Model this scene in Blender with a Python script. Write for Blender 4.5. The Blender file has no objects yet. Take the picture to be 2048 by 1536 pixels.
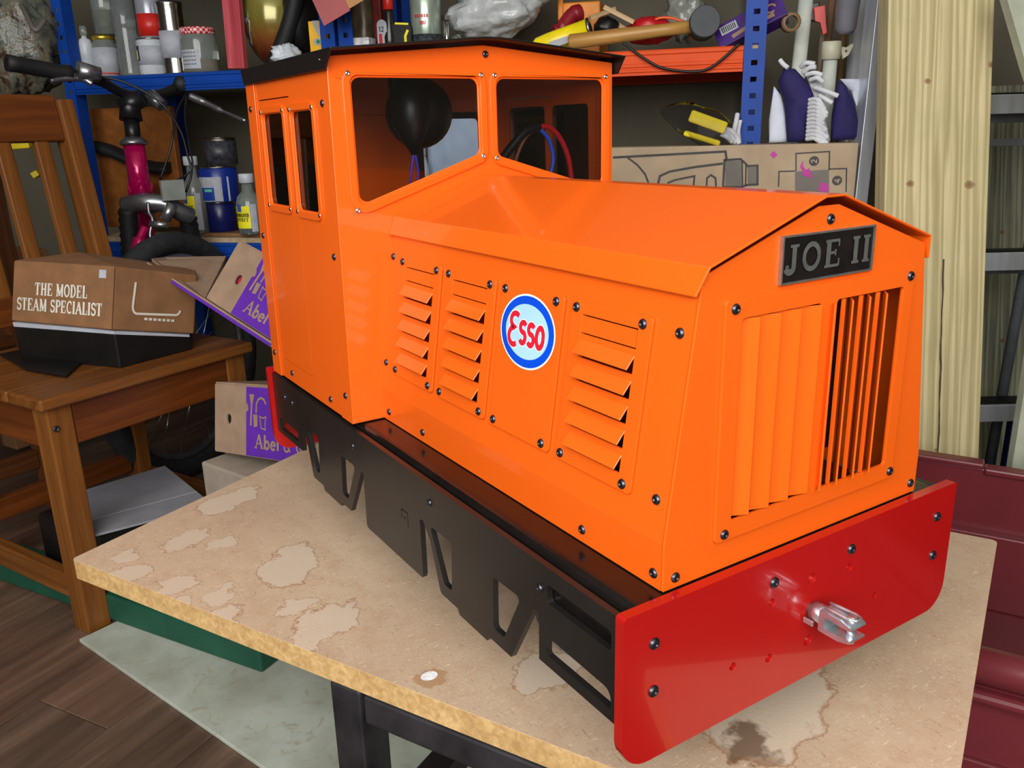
import bpy, bmesh, math, random
from mathutils import Vector, Matrix
from mathutils.geometry import tessellate_polygon
random.seed(7)
SC = bpy.context.scene
COL = SC.collection
PI = math.pi

# ------------------------------------------------------------------ camera
# metres; x across the locomotive, y along it (front at 0), z up from its footplate
CAM = Vector((-0.4489, -0.3374, 0.2744))
RT = Vector((0.84071, -0.54090, -0.02513))
UP = Vector((0.17709, 0.23081, 0.95675))
FW = Vector((0.51170, 0.80880, -0.28983))
FPX = 1677.85
cam_data = bpy.data.cameras.new('camera')
cam_data.sensor_width = 36.0
cam_data.lens = FPX * 36.0 / 2048.0
cam_data.clip_start = 0.01
cam = bpy.data.objects.new('camera', cam_data)
COL.objects.link(cam)
cam.matrix_world = Matrix(((RT.x, UP.x, -FW.x, CAM.x), (RT.y, UP.y, -FW.y, CAM.y), (RT.z, UP.z, -FW.z, CAM.z), (0, 0, 0, 1)))
SC.camera = cam

# the back wall runs along WD, ND points into it
WD = Vector((0.676, -0.737, 0)).normalized()
ND = Vector((-WD.y, WD.x, 0))
RP = Vector((0.957, 0.926, 0))
FLOOR = -0.52
TABLE = -0.165

def rk(s, t, z):
    """point in rack coordinates: s along the back wall, t away from the shelf front, z up"""
    return RP + WD * s + ND * t + Vector((0, 0, z))

# ------------------------------------------------------------------ world, light, exposure
world = bpy.data.worlds.new('world'); SC.world = world
world.use_nodes = True
bg = world.node_tree.nodes['Background']
bg.inputs[0].default_value = (0.80, 0.90, 1.0, 1)
bg.inputs[1].default_value = 0.45

def area(name, loc, target, sx, sy, energy, color):
    l = bpy.data.lights.new(name, 'AREA'); l.shape = 'RECTANGLE'; l.size = sx; l.size_y = sy
    l.energy = energy; l.color = color
    o = bpy.data.objects.new(name, l); COL.objects.link(o)
    o.location = loc
    o.rotation_euler = (Vector(target) - Vector(loc)).to_track_quat('-Z', 'Y').to_euler()
    return o
# daylight through the open garage door, opposite the shelves
area('garage_door_daylight', rk(0.0, -3.05, 1.02), rk(0.0, -0.35, 0.02), 2.5, 1.45, 90, (1.0, 0.975, 0.94))

SC.view_settings.view_transform = 'Standard'
SC.view_settings.look = 'None'
SC.view_settings.exposure = 0.0
SC.view_settings.gamma = 1.0
SC.view_settings.use_curve_mapping = False

# ------------------------------------------------------------------ materials
def lin(c):
    out = []
    for v in c[:3]:
        v = v / 255.0
        out.append(v / 12.92 if v <= 0.04045 else ((v + 0.055) / 1.055) ** 2.4)
    return (out[0], out[1], out[2], 1.0)

def new_mat(name):
    m = bpy.data.materials.new(name); m.use_nodes = True
    nt = m.node_tree
    return m, nt, nt.nodes['Principled BSDF']

def coords(nt, scale=(1, 1, 1)):
    tc = nt.nodes.new('ShaderNodeTexCoord'); mp = nt.nodes.new('ShaderNodeMapping')
    mp.inputs['Scale'].default_value = scale
    nt.links.new(tc.outputs['Object'], mp.inputs['Vector'])
    return mp.outputs['Vector']

def noise(nt, vec, scale, detail=4, rough=0.55, dist=0.0):
    n = nt.nodes.new('ShaderNodeTexNoise')
    n.inputs['Scale'].default_value = scale; n.inputs['Detail'].default_value = detail
    n.inputs['Roughness'].default_value = rough; n.inputs['Distortion'].default_value = dist
    nt.links.new(vec, n.inputs['Vector'])
    return n.outputs['Fac']

def ramp(nt, fac, stops):
    r = nt.nodes.new('ShaderNodeValToRGB')
    e = r.color_ramp.elements
    while len(e) < len(stops): e.new(0.5)
    for el, (p, c) in zip(e, stops):
        el.position = p; el.color = c
    nt.links.new(fac, r.inputs['Fac'])
    return r.outputs['Color']

def math_node(nt, op, a, b=None, c=None):
    n = nt.nodes.new('ShaderNodeMath'); n.operation = op
    for i, v in enumerate((a, b, c)):
        if v is None: continue
        if isinstance(v, (int, float)): n.inputs[i].default_value = v
        else: nt.links.new(v, n.inputs[i])
    return n.outputs[0]

def mix_col(nt, fac, a, b):
    n = nt.nodes.new('ShaderNodeMix'); n.data_type = 'RGBA'
    for key, v in (('Factor', fac), ('A', a), ('B', b)):
        sock = [s for s in n.inputs if s.name == key and s.type == ('VALUE' if key == 'Factor' else 'RGBA')][0]
        if isinstance(v, (int, float)): sock.default_value = v
        elif isinstance(v, tuple): sock.default_value = v
        else: nt.links.new(v, sock)
    return [s for s in n.outputs if s.type == 'RGBA'][0]

def add_bump(nt, bsdf, height, strength, dist=0.001):
    b = nt.nodes.new('ShaderNodeBump')
    b.inputs['Strength'].default_value = strength; b.inputs['Distance'].default_value = dist
    nt.links.new(height, b.inputs['Height']); nt.links.new(b.outputs['Normal'], bsdf.inputs['Normal'])

def shade(c, k): return tuple(max(0, min(255, v * k)) for v in c)

def pm(name, col, rough=0.5, metal=0.0, var=0.08, scale=18, bump=0.0, bscale=300, spec=0.5, coat=0.0, trans=0.0, ior=1.45, stretch=(1, 1, 1)):
    """painted / plastic / metal surface: small noise in colour and relief"""
    m, nt, b = new_mat(name)
    v = coords(nt, stretch)
    n = noise(nt, v, scale)
    nt.links.new(ramp(nt, n, [(0.3, lin(shade(col, 1 - var))), (0.7, lin(shade(col, 1 + var)))]), b.inputs['Base Color'])
    b.inputs['Roughness'].default_value = rough; b.inputs['Metallic'].default_value = metal
    b.inputs['Specular IOR Level'].default_value = spec
    b.inputs['Coat Weight'].default_value = coat; b.inputs['Coat Roughness'].default_value = 0.05
    b.inputs['Transmission Weight'].default_value = trans; b.inputs['IOR'].default_value = ior
    if bump: add_bump(nt, b, noise(nt, v, bscale, 3), bump)
    return m

def wood(name, light, dark, freq=70, rough=0.45, stretch=0.06, knots=0.0, spec=0.4):
    """grain runs along the object's local x axis"""
    m, nt, b = new_mat(name)
    v = coords(nt, (stretch, 1, 1))
    n1 = noise(nt, v, freq, 5, 0.6, 0.6)
    n2 = noise(nt, v, freq * 0.22, 3, 0.5, 0.4)
    f = math_node(nt, 'ADD', math_node(nt, 'MULTIPLY', n1, 0.6), math_node(nt, 'MULTIPLY', n2, 0.4))
    c = ramp(nt, f, [(0.36, lin(dark)), (0.50, lin(tuple((a + q) / 2 for a, q in zip(light, dark)))), (0.62, lin(light))])
    if knots:
        vk = coords(nt, (0.35, 1, 1))
        vo = nt.nodes.new('ShaderNodeTexVoronoi'); vo.inputs['Scale'].default_value = knots
        nt.links.new(vk, vo.inputs['Vector'])
        k = ramp(nt, vo.outputs['Distance'], [(0.04, (1, 1, 1, 1)), (0.11, (0, 0, 0, 1))])
        c = mix_col(nt, k, c, lin(shade(dark, 0.55)))
    nt.links.new(c, b.inputs['Base Color'])
    b.inputs['Roughness'].default_value = rough; b.inputs['Specular IOR Level'].default_value = spec
    add_bump(nt, b, n1, 0.25)
    return m

def glass_mat(name, tint=(235, 240, 245), refl=1.45, dens=0.0):
    m = bpy.data.materials.new(name); m.use_nodes = True
    nt = m.node_tree; nt.nodes.clear()
    out = nt.nodes.new('ShaderNodeOutputMaterial'); mx = nt.nodes.new('ShaderNodeMixShader')
    tr = nt.nodes.new('ShaderNodeBsdfTransparent'); gl = nt.nodes.new('ShaderNodeBsdfGlossy'); fr = nt.nodes.new('ShaderNodeFresnel')
    v = coords(nt); n = noise(nt, v, 12)
    nt.links.new(ramp(nt, n, [(0.2, lin(shade(tint, 0.97))), (0.8, lin(tint))]), tr.inputs['Color'])
    gl.inputs['Roughness'].default_value = 0.03; fr.inputs['IOR'].default_value = refl
    nt.links.new(fr.outputs[0], mx.inputs[0]); nt.links.new(tr.outputs[0], mx.inputs[1]); nt.links.new(gl.outputs[0], mx.inputs[2])
    nt.links.new(mx.outputs[0], out.inputs[0])
    return m

# ------------------------------------------------------------------ mesh helpers
WORLD = {}

class MB:
    def __init__(self): self.v = []; self.f = []; self.mi = []; self.m = 0; self.T = None; self.sm = []; self.smooth = False
    def vert(self, p):
        p = Vector(p)
        if self.T is not None: p = self.T @ p
        self.v.append(p); return len(self.v) - 1
    def face(self, idx): self.f.append(tuple(idx)); self.mi.append(self.m); self.sm.append(self.smooth)
    def quad(self, a, b, c, d): self.face([self.vert(p) for p in (a, b, c, d)])
    def poly(self, pts): self.face([self.vert(p) for p in pts])
    def box(self, lo, hi):
        x0, y0, z0 = lo; x1, y1, z1 = hi
        i = [self.vert(p) for p in ((x0, y0, z0), (x1, y0, z0), (x1, y1, z0), (x0, y1, z0), (x0, y0, z1), (x1, y0, z1), (x1, y1, z1), (x0, y1, z1))]
        for q in ((3, 2, 1, 0), (4, 5, 6, 7), (0, 1, 5, 4), (1, 2, 6, 5), (2, 3, 7, 6), (3, 0, 4, 7)): self.face([i[k] for k in q])
        return self
    def cbox(self, c, s):
        return self.box((c[0] - s[0] / 2, c[1] - s[1] / 2, c[2] - s[2] / 2), (c[0] + s[0] / 2, c[1] + s[1] / 2, c[2] + s[2] / 2))
    def plate(self, outer, holes, fm, w0, w1):
        """flat sheet with holes; fm(u, v, w) gives the point"""
        loops = [list(outer)] + [list(h) for h in holes]
        tris = tessellate_polygon([[Vector((p[0], p[1], 0)) for p in l] for l in loops])
        flat = [p for l in loops for p in l]
        a = [self.vert(fm(p[0], p[1], w0)) for p in flat]; b = [self.vert(fm(p[0], p[1], w1)) for p in flat]
        for t in tris:
            self.face([a[t[0]], a[t[1]], a[t[2]]]); self.face([b[t[2]], b[t[1]], b[t[0]]])
        k = 0
        for l in loops:
            n = len(l)
            for i in range(n):
                j = (i + 1) % n
                self.face([a[k + i], a[k + j], b[k + j], b[k + i]])
            k += n
        return self
    def lathe(self, prof, base=(0, 0, 0), ax=(0, 0, 1), n=24, cap=True, smooth=True):
        ax = Vector(ax).normalized(); base = Vector(base)
        e1 = ax.orthogonal().normalized(); e2 = ax.cross(e1)
        rings = []; old = self.smooth; self.smooth = smooth
        for r, h in prof:
            if r < 1e-6: rings.append([self.vert(base + ax * h)])
            else: rings.append([self.vert(base + ax * h + (e1 * math.cos(2 * PI * i / n) + e2 * math.sin(2 * PI * i / n)) * r) for i in range(n)])
        for a, b in zip(rings, rings[1:]):
            for i in range(n):
                j = (i + 1) % n
                if len(a) == 1 and len(b) == 1: continue
                if len(a) == 1: self.face([a[0], b[j], b[i]])
                elif len(b) == 1: self.face([a[i], a[j], b[0]])
                else: self.face([a[i], a[j], b[j], b[i]])
        self.smooth = False
        if cap:
            if len(rings[0]) > 1: self.face(rings[0][::-1])
            if len(rings[-1]) > 1: self.face(rings[-1])
        self.smooth = old
        return self
    def cyl(self, p0, p1, r0, r1=None, n=16):
        p0 = Vector(p0); p1 = Vector(p1); d = p1 - p0
        return self.lathe([(r0, 0), (r0 if r1 is None else r1, d.length)], p0, d, n)
    def tube(self, pts, r, n=8, closed=False):
        pts = [Vector(p) for p in pts]; rings = []; N = len(pts)
        ref = None; old = self.smooth; self.smooth = True
        for i, p in enumerate(pts):
            a = pts[i - 1] if (i or closed) else p; b = pts[(i + 1) % N] if (i < N - 1 or closed) else p
            d = (b - a).normalized()
            if ref is None: ref = d.orthogonal().normalized()
            ref = (ref - d * ref.dot(d)).normalized()
            e2 = d.cross(ref)
            rr = r[i] if isinstance(r, (list, tuple)) else r
            rings.append([self.vert(p + (ref * math.cos(2 * PI * k / n) + e2 * math.sin(2 * PI * k / n)) * rr) for k in range(n)])
        for i in range(N if closed else N - 1):
            a = rings[i]; b = rings[(i + 1) % N]
            for k in range(n): self.face([a[k], a[(k + 1) % n], b[(k + 1) % n], b[k]])
        self.smooth = False
        if not closed: self.face(rings[0][::-1]); self.face(rings[-1])
        self.smooth = old
        return self
    def extrude(self, prof, fm, w0, w1): return self.plate(prof, [], fm, w0, w1)
    def ribbon(self, pts, width, fm, w, closed=False):
        """flat stroke on a surface, mitred"""
        pts = [Vector((p[0], p[1])) for p in pts]; N = len(pts); L = []; Rr = []
        for i, p in enumerate(pts):
            a = pts[i - 1] if (i or closed) else None; b = pts[(i + 1) % N] if (i < N - 1 or closed) else None
            d1 = (p - a).normalized() if a is not None else (b - p).normalized()
            d2 = (b - p).normalized() if b is not None else d1
            n1 = Vector((-d1.y, d1.x)); n2 = Vector((-d2.y, d2.x)); m = n1 + n2
            m = n1 if m.length < 1e-4 else m.normalized()
            k = width / 2 / max(0.5, m.dot(n1))
            L.append(self.vert(fm(p.x + m.x * k, p.y + m.y * k, w))); Rr.append(self.vert(fm(p.x - m.x * k, p.y - m.y * k, w)))
        for i in range(N if closed else N - 1):
            j = (i + 1) % N
            self.face([L[i], L[j], Rr[j], Rr[i]])
        return self
    def disc(self, c, rx, ry, fm, w, n=32):
        self.face([self.vert(fm(c[0] + rx * math.cos(2 * PI * i / n), c[1] + ry * math.sin(2 * PI * i / n), w)) for i in range(n)])
        return self
    def build(self, name, mats, parent=None, bevel=0.0, M=None, fix=True, seg=2, kind=None, autosm=False):
        mats = mats if isinstance(mats, (list, tuple)) else [mats]
        vs = self.v
        if M is None:
            if parent is None:
                xs = [p.x for p in vs]; ys = [p.y for p in vs]; zs = [p.z for p in vs]
                M = Matrix.Translation(((min(xs) + max(xs)) / 2, (min(ys) + max(ys)) / 2, min(zs)))
                inv = M.inverted(); vs = [inv @ p for p in vs]
            else: M = Matrix.Identity(4)
        me = bpy.data.meshes.new(name)
        me.from_pydata([tuple(p) for p in vs], [], self.f)
        for mt in mats: me.materials.append(mt)
        for p, i, s in zip(me.polygons, self.mi, self.sm): p.material_index = i; p.use_smooth = s
        if fix:
            bm = bmesh.new(); bm.from_mesh(me)
            bmesh.ops.remove_doubles(bm, verts=bm.verts, dist=1e-6)
            bmesh.ops.recalc_face_normals(bm, faces=bm.faces); bm.to_mesh(me); bm.free()
        me.update()
        return place(name, me, M, parent, bevel, seg, kind)

def place(name, me, M, parent=None, bevel=0.0, seg=2, kind=None):
    o = bpy.data.objects.new(name, me); COL.objects.link(o)
    if bevel:
        md = o.modifiers.new('bevel', 'BEVEL'); md.width = bevel; md.segments = seg; md.limit_method = 'ANGLE'; md.angle_limit = 0.6
    if parent is not None:
        o.parent = parent; o.matrix_parent_inverse = WORLD[parent].inverted()
    o.matrix_basis = M
    WORLD[o] = M.copy()
    if kind: o['kind'] = kind
    return o

def thing(name, label, cat, loc, group=None):
    o = bpy.data.objects.new(name, None); COL.objects.link(o)
    o.empty_display_size = 0.02
    o.location = loc; WORLD[o] = Matrix.Translation(Vector(loc))
    return tag(o, label, cat, group)

def tag(o, label, cat, group=None):
    o['label'] = label; o['category'] = cat
    if group: o['group'] = group
    return o

def structure(o, label=None):
    o['kind'] = 'structure'
    if label: o['label'] = label
    return o

def rpoly(pts, r, n=5):
    """polygon with rounded corners; r a number or one per corner"""
    out = []; N = len(pts); P = [Vector((p[0], p[1])) for p in pts]
    for i in range(N):
        ri = r[i] if isinstance(r, (list, tuple)) else r
        p = P[i]; a = (P[i - 1] - p); b = (P[(i + 1) % N] - p)
        if ri <= 0: out.append((p.x, p.y)); continue
        la, lb = a.length, b.length; a.normalize(); b.normalize()
        ang = a.angle(b); d = min(ri / math.tan(ang / 2), la * 0.49, lb * 0.49); rr = d * math.tan(ang / 2)
        c = p + (a + b).normalized() * (rr / math.sin(ang / 2))
        p0 = p + a * d; p1 = p + b * d
        a0 = math.atan2(p0.y - c.y, p0.x - c.x); a1 = math.atan2(p1.y - c.y, p1.x - c.x)
        da = (a1 - a0 + PI) % (2 * PI) - PI
        for k in range(n + 1):
            t = a0 + da * k / n; out.append((c.x + rr * math.cos(t), c.y + rr * math.sin(t)))
    return out

def rect(u0, v0, u1, v1): return [(u0, v0), (u1, v0), (u1, v1), (u0, v1)]
def circ(u, v, r, n=16): return [(u + r * math.cos(2 * PI * i / n), v + r * math.sin(2 * PI * i / n)) for i in range(n)]
def arc(cx, cy, rx, ry, a0, a1, n=12):
    return [(cx + rx * math.cos(math.radians(a0 + (a1 - a0) * i / n)), cy + ry * math.sin(math.radians(a0 + (a1 - a0) * i / n))) for i in range(n + 1)]

def frame(o, x, y, z):
    return Matrix(((x[0], y[0], z[0], o[0]), (x[1], y[1], z[1], o[1]), (x[2], y[2], z[2], o[2]), (0, 0, 0, 1)))

def bar_matrix(p0, p1, up=(0, 0, 1)):
    """local x from p0 to p1"""
    x = (Vector(p1) - Vector(p0)).normalized(); y = Vector(up).cross(x)
    if y.length < 1e-4: y = Vector((0, 1, 0)).cross(x)
    y.normalize(); z = x.cross(y)
    return frame(p0, x, y, z)

def wbar(name, p0, p1, w, h, mat, parent=None, up=(0, 0, 1), bevel=0.003):
    """bar of section w (sideways) by h, its own local frame so the grain follows it"""
    L = (Vector(p1) - Vector(p0)).length
    mb = MB(); mb.box((0, -w / 2, -h / 2), (L, w / 2, h / 2))
    return mb.build(name, mat, parent, bevel, bar_matrix(p0, p1, up))

# ------------------------------------------------------------------ stroke lettering (height 1)
def glyph(ch):
    T, t, s = 0.17, 0.10, 0.075
    def stem(x, y0=0.0, y1=1.0): return ([(x, y0), (x, y1)], T)
    def ser(x, y, w=0.36): return ([(x - w / 2, y), (x + w / 2, y)], s)
    lo, hi = 0.037, 0.963
    G = {
     'T': ([stem(.42), ([(.02, hi), (.82, hi)], s), ser(.42, lo), ([(.05, .74), (.05, .97)], .06), ([(.79, .74), (.79, .97)], .06)], .90),
     'H': ([stem(.2), stem(.74), ([(.2, .51), (.74, .51)], t), ser(.2, lo), ser(.2, hi), ser(.74, lo), ser(.74, hi)], .98),
     'E': ([stem(.2), ([(.02, hi), (.74, hi)], s), ([(.02, lo), (.76, lo)], s), ([(.2, .52), (.56, .52)], s), ([(.72, .74), (.72, .98)], .06), ([(.75, .02), (.75, .28)], .06), ([(.56, .4), (.56, .64)], .06)], .86),
     'M': ([stem(.95), ([(.17, 0), (.17, 1)], t), ([(.19, .97), (.56, .06)], T), ([(.56, .06), (.93, .97)], t), ser(.17, lo, .3), ser(.17, hi, .3), ser(.95, lo), ser(.95, hi, .3)], 1.2),
     'O': ([(arc(.43, .5, .35, .45, 0, 360, 28), .13)], .9),
     'D': ([stem(.2), ([(.02, hi), (.4, hi)] + arc(.4, .5, .36, .463, 90, -90, 14) + [(.02, lo)], t), (arc(.4, .5, .36, .46, 55, -55, 8), .14)], .92),
     'L': ([stem(.2), ser(.2, hi), ([(.02, lo), (.7, lo)], s), ([(.69, .02), (.69, .34)], .06)], .78),
     'S': ([(arc(.36, .73, .26, .225, 25, 270, 12)[:-1] + arc(.36, .27, .28, .235, 90, -155, 12), .13), ([(.62, .72), (.62, .96)], .06), ([(.08, .04), (.08, .3)], .06)], .74),
     'A': ([([(.08, .02), (.44, .96)], t), ([(.42, .98), (.82, .02)], T), ([(.22, .34), (.66, .34)], s), ser(.08, lo, .3), ser(.82, lo, .32)], .96),
     'P': ([stem(.2), ser(.2, lo), ([(.02, hi), (.4, hi)] + arc(.4, .73, .3, .233, 90, -90, 10) + [(.2, .497)], t), (arc(.4, .73, .3, .23, 50, -50, 6), .14)], .8),
     'C': ([(arc(.45, .5, .36, .455, 45, 315, 18), .13), ([(.72, .68), (.72, .96)], .06)], .86),
     'I': ([stem(.2), ser(.2, lo, .38), ser(.2, hi, .38)], .46),
     'J': ([([(.40, 1.0), (.40, .22)] + arc(.2, .2, .2, .17, 0, -170, 10), .16), ser(.40, hi, .44), (circ(.07, .21, .045, 10) + [(.115, .21)], .07)], .68),
     'b': ([stem(.15), (arc(.4, .3, .22, .26, 0, 360, 20), .15)], .74), 'l': ([stem(.15)], .32),
     'e': ([(arc(.34, .3, .25, .26, 0, 320, 20), .14), ([(.1, .32), (.58, .32)], .11)], .70),
     'o': ([(arc(.34, .3, .25, .26, 0, 360, 20), .15)], .70),
     '&': ([(arc(.35, .75, .17, .17, -60, 250, 12) + [(.72, .05)], .11), (arc(.33, .27, .25, .23, 110, 350, 12), .11)], .82),
     'W': ([([(.05, .98), (.30, .04), (.52, .92), (.76, .04), (1.0, .98)], .13)], 1.1), 'R': ([stem(.2), ([(.02, hi), (.4, hi)] + arc(.4, .73, .28, .233, 90, -90, 10) + [(.2, .497)], t), ([(.38, .5), (.76, .02)], .14)], .84), 'Y': ([([(.05, .97), (.4, .48), (.75, .97)], .12), ([(.4, .5), (.4, 0)], T)], .82),
     '1': ([([(.1, .78), (.3, .95), (.3, 0)], .15)], .5), '2': ([(arc(.32, .7, .24, .24, 160, -40, 10) + [(.1, .07), (.62, .07)], .14)], .7),
     '4': ([([(.5, 0), (.5, .95), (.06, .3), (.7, .3)], .13)], .76), ' ': ([], .45),
    }
    return G[ch]

def lettering(mb, text, fm, u, v, h, w, wide=1.0, gap=0.06, centre=True, fat=1.0):
    tot = sum(glyph(c)[1] + gap for c in text) * h * wide
    x = u - tot / 2 if centre else u
    for c in text:
        st, gw = glyph(c)
        for k, (pl, wd) in enumerate(st):
            mb.ribbon([(x + p[0] * h * wide, v + p[1] * h) for p in pl], wd * h * fat, fm, w + k * 2.0e-5)
        x += (gw + gap) * h * wide
    return tot
# ------------------------------------------------------------------ the setting
M_plank = wood('floor_vinyl', (128, 100, 82), (76, 57, 46), freq=26, rough=0.42, stretch=0.10)
M_plank2 = wood('floor_vinyl_dark', (118, 95, 79), (70, 54, 44), freq=24, rough=0.42, stretch=0.10)
M_sub = pm('floor_base', (38, 28, 22), 0.8)
M_wall = pm('wall_plaster', (96, 91, 76), 0.9, var=0.05, scale=4, bump=0.2, bscale=60)
M_dark = pm('wall_dark', (70, 62, 54), 0.9, var=0.1, scale=4)
M_ceil = pm('ceiling_board', (232, 230, 224), 0.9, var=0.04, scale=3)

def slab(name, s0, s1, t0, t1, z0, z1, mat):
    mb = MB(); mb.T = frame(rk(0, 0, 0), WD, ND, (0, 0, 1)); mb.box((s0, t0, z0), (s1, t1, z1))
    return structure(mb.build(name, mat))
fl = slab('floor', -2.4, 1.9, -4.6, 0.5, FLOOR - 0.06, FLOOR - 0.006, M_sub)
slab('wall_back', -2.4, 1.9, 0.46, 0.56, FLOOR - 0.006, 1.75, M_wall)
slab('wall_left', -2.5, -2.4, -3.2, 0.56, FLOOR - 0.006, 1.75, M_dark)
slab('wall_right', 1.9, 2.0, -3.2, 0.56, FLOOR - 0.006, 1.75, M_wall)
slab('ceiling', -2.5, 2.0, -3.2, 0.56, 1.75, 1.85, M_ceil)
mb = MB(); mb.T = frame(rk(0, 0, 0), WD, ND, (0, 0, 1))
mb.box((-2.5, -3.3, FLOOR), (-1.35, -3.2, 1.75)); mb.box((1.35, -3.3, FLOOR), (2.0, -3.2, 1.75)); mb.box((-1.35, -3.3, 1.68), (1.35, -3.2, 1.75))
structure(mb.build('wall_front', M_wall))
# floor planks, laid along the room's depth; each a piece of its own
fdir = Vector((0.86, 0.51, 0)); fside = Vector((-0.51, 0.86, 0))
pm_a = {}
for k in range(16):
    off = -0.85 + k * 0.148
    start = -1.6 + (0.37 * k) % 0.9
    for j, (a, b) in enumerate(((-2.4, start), (start, start + 1.25), (start + 1.25, 2.6))):
        key = round(b - a, 3)
        if key not in pm_a:
            q = MB(); q.box((0, 0, -0.006), (b - a - 0.002, 0.146, 0)); pm_a[key] = q
        o = None
        q = MB(); q.box((0, 0, -0.006), (b - a - 0.0015, 0.1465, 0))
        org = Vector((-0.45, 0.75, FLOOR)) + fside * off + fdir * a
        q.build('plank', (M_plank, M_plank2)[(k + j) % 2], fl, 0.0008, frame(org, fdir, fside, (0, 0, 1)), seg=1)

# ------------------------------------------------------------------ work table
def stain_mat():
    m, nt, b = new_mat('mdf_top')
    v = coords(nt)
    fine = noise(nt, v, 260, 4, 0.7); big = noise(nt, v, 5, 4); mid = noise(nt, v, 45, 4, 0.6)
    base = ramp(nt, big, [(0.3, lin((180, 154, 130))), (0.5, lin((193, 168, 142))), (0.72, lin((200, 177, 150)))])
    base = mix_col(nt, ramp(nt, mid, [(0.45, (0, 0, 0, 1)), (0.75, (0.6, 0.6, 0.6, 1))]), base, lin((180, 146, 118)))
    v3 = coords(nt, (1, 0.22, 1)); fib = noise(nt, v3, 520, 3, 0.65, 1.2); v4 = coords(nt, (0.25, 1, 1)); fib2 = noise(nt, v4, 480, 3, 0.65, 1.2)
    base = mix_col(nt, ramp(nt, fib, [(0.60, (0, 0, 0, 1)), (0.70, (0.75, 0.75, 0.75, 1))]), base, lin((150, 116, 88)))
    base = mix_col(nt, ramp(nt, fib2, [(0.60, (0, 0, 0, 1)), (0.70, (0.75, 0.75, 0.75, 1))]), base, lin((228, 208, 178)))
    base = mix_col(nt, ramp(nt, fine, [(0.60, (0, 0, 0, 1)), (0.72, (0.6, 0.6, 0.6, 1))]), base, lin((222, 200, 166)))
    base = mix_col(nt, ramp(nt, fine, [(0.28, (0.55, 0.55, 0.55, 1)), (0.38, (0, 0, 0, 1))]), base, lin((142, 110, 82)))
    # warped coordinates give every water mark its ragged rim
    nd = nt.nodes.new('ShaderNodeTexNoise'); nd.inputs['Scale'].default_value = 34; nd.inputs['Detail'].default_value = 5; nd.inputs['Roughness'].default_value = 0.6
    nt.links.new(v, nd.inputs['Vector'])
    sub = nt.nodes.new('ShaderNodeVectorMath'); sub.operation = 'SUBTRACT'; sub.inputs[1].default_value = (0.5, 0.5, 0.5)
    nt.links.new(nd.outputs['Color'], sub.inputs[0])
    sc = nt.nodes.new('ShaderNodeVectorMath'); sc.operation = 'SCALE'; sc.inputs['Scale'].default_value = 0.055
    nt.links.new(sub.outputs[0], sc.inputs[0])
    ad = nt.nodes.new('ShaderNodeVectorMath'); ad.operation = 'ADD'
    nt.links.new(v, ad.inputs[0]); nt.links.new(sc.outputs[0], ad.inputs[1])
    def field(spots):
        cur = None
        for (cx, cy, r, ang, el) in spots:
            mp = nt.nodes.new('ShaderNodeMapping'); mp.vector_type = 'TEXTURE'
            mp.inputs['Location'].default_value = (cx - TC.x, cy - TC.y, 0); mp.inputs['Rotation'].default_value = (0, 0, ang); mp.inputs['Scale'].default_value = (r * el, r, 1.0)
            nt.links.new(ad.outputs[0], mp.inputs['Vector'])
            ln = nt.nodes.new('ShaderNodeVectorMath'); ln.operation = 'LENGTH'
            sx = nt.nodes.new('ShaderNodeVectorMath'); sx.operation = 'MULTIPLY'; sx.inputs[1].default_value = (1, 1, 0)
            nt.links.new(mp.outputs[0], sx.inputs[0]); nt.links.new(sx.outputs[0], ln.inputs[0])
            cur = ln.outputs['Value'] if cur is None else math_node(nt, 'MINIMUM', cur, ln.outputs['Value'])
        return cur
    d = field([(-0.224, 0.472, 0.030, 0.9, 1.6), (-0.229, 0.348, 0.026, 0.4, 1.3), (-0.247, 0.387, 0.016, 0.2, 1.4), (-0.252, 0.325, 0.016, 0.1, 1.5), (-0.375, 0.553, 0.020, 0, 1.4),
               (-0.335, 0.50, 0.018, 0.4, 1.3), (-0.315, 0.405, 0.022, 1.0, 1.4), (-0.102, 0.166, 0.026, 0.3, 1.3), (-0.232, 0.681, 0.026, 0.5, 1.8), (0.03, 0.045, 0.05, 0.5, 1.9), (-0.193, 0.13, 0.016, 0, 1.2), (0.13, 0.12, 0.05, 0.6, 1.6), (-0.30, 0.60, 0.018, 0.5, 1.6), (-0.27, 0.565, 0.014, 0.2, 1.5), (-0.365, 0.60, 0.013, 0.3, 1.3), (-0.30, 0.455, 0.014, 0.8, 1.5), (-0.345, 0.45, 0.015, 1.1, 1.5)])
    base = mix_col(nt, ramp(nt, d, [(0.90, (0.75, 0.75, 0.75, 1)), (1.0, (0, 0, 0, 1))]), base, lin((203, 186, 166)))
    base = mix_col(nt, ramp(nt, d, [(0.90, (0, 0, 0, 1)), (0.975, (0.62, 0.62, 0.62, 1)), (1.0, (0.75, 0.75, 0.75, 1)), (1.05, (0, 0, 0, 1))]), base, lin((150, 103, 64)))
    d2 = field([(-0.031, 0.010, 0.020, 0.5, 1.5)])
    base = mix_col(nt, ramp(nt, d2, [(0.7, (0.85, 0.85, 0.85, 1)), (1.0, (0, 0, 0, 1))]), base, lin((104, 76, 56)))
    d3 = field([(-0.189, 0.216, 0.014, 0, 1)])
    base = mix_col(nt, ramp(nt, d3, [(0.85, (0.8, 0.8, 0.8, 1)), (1.0, (0, 0, 0, 1))]), base, lin((168, 128, 92)))
    nt.links.new(base, b.inputs['Base Color'])
    b.inputs['Roughness'].default_value = 0.62; b.inputs['Specular IOR Level'].default_value = 0.35
    add_bump(nt, b, fine, 0.25)
    return m
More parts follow.
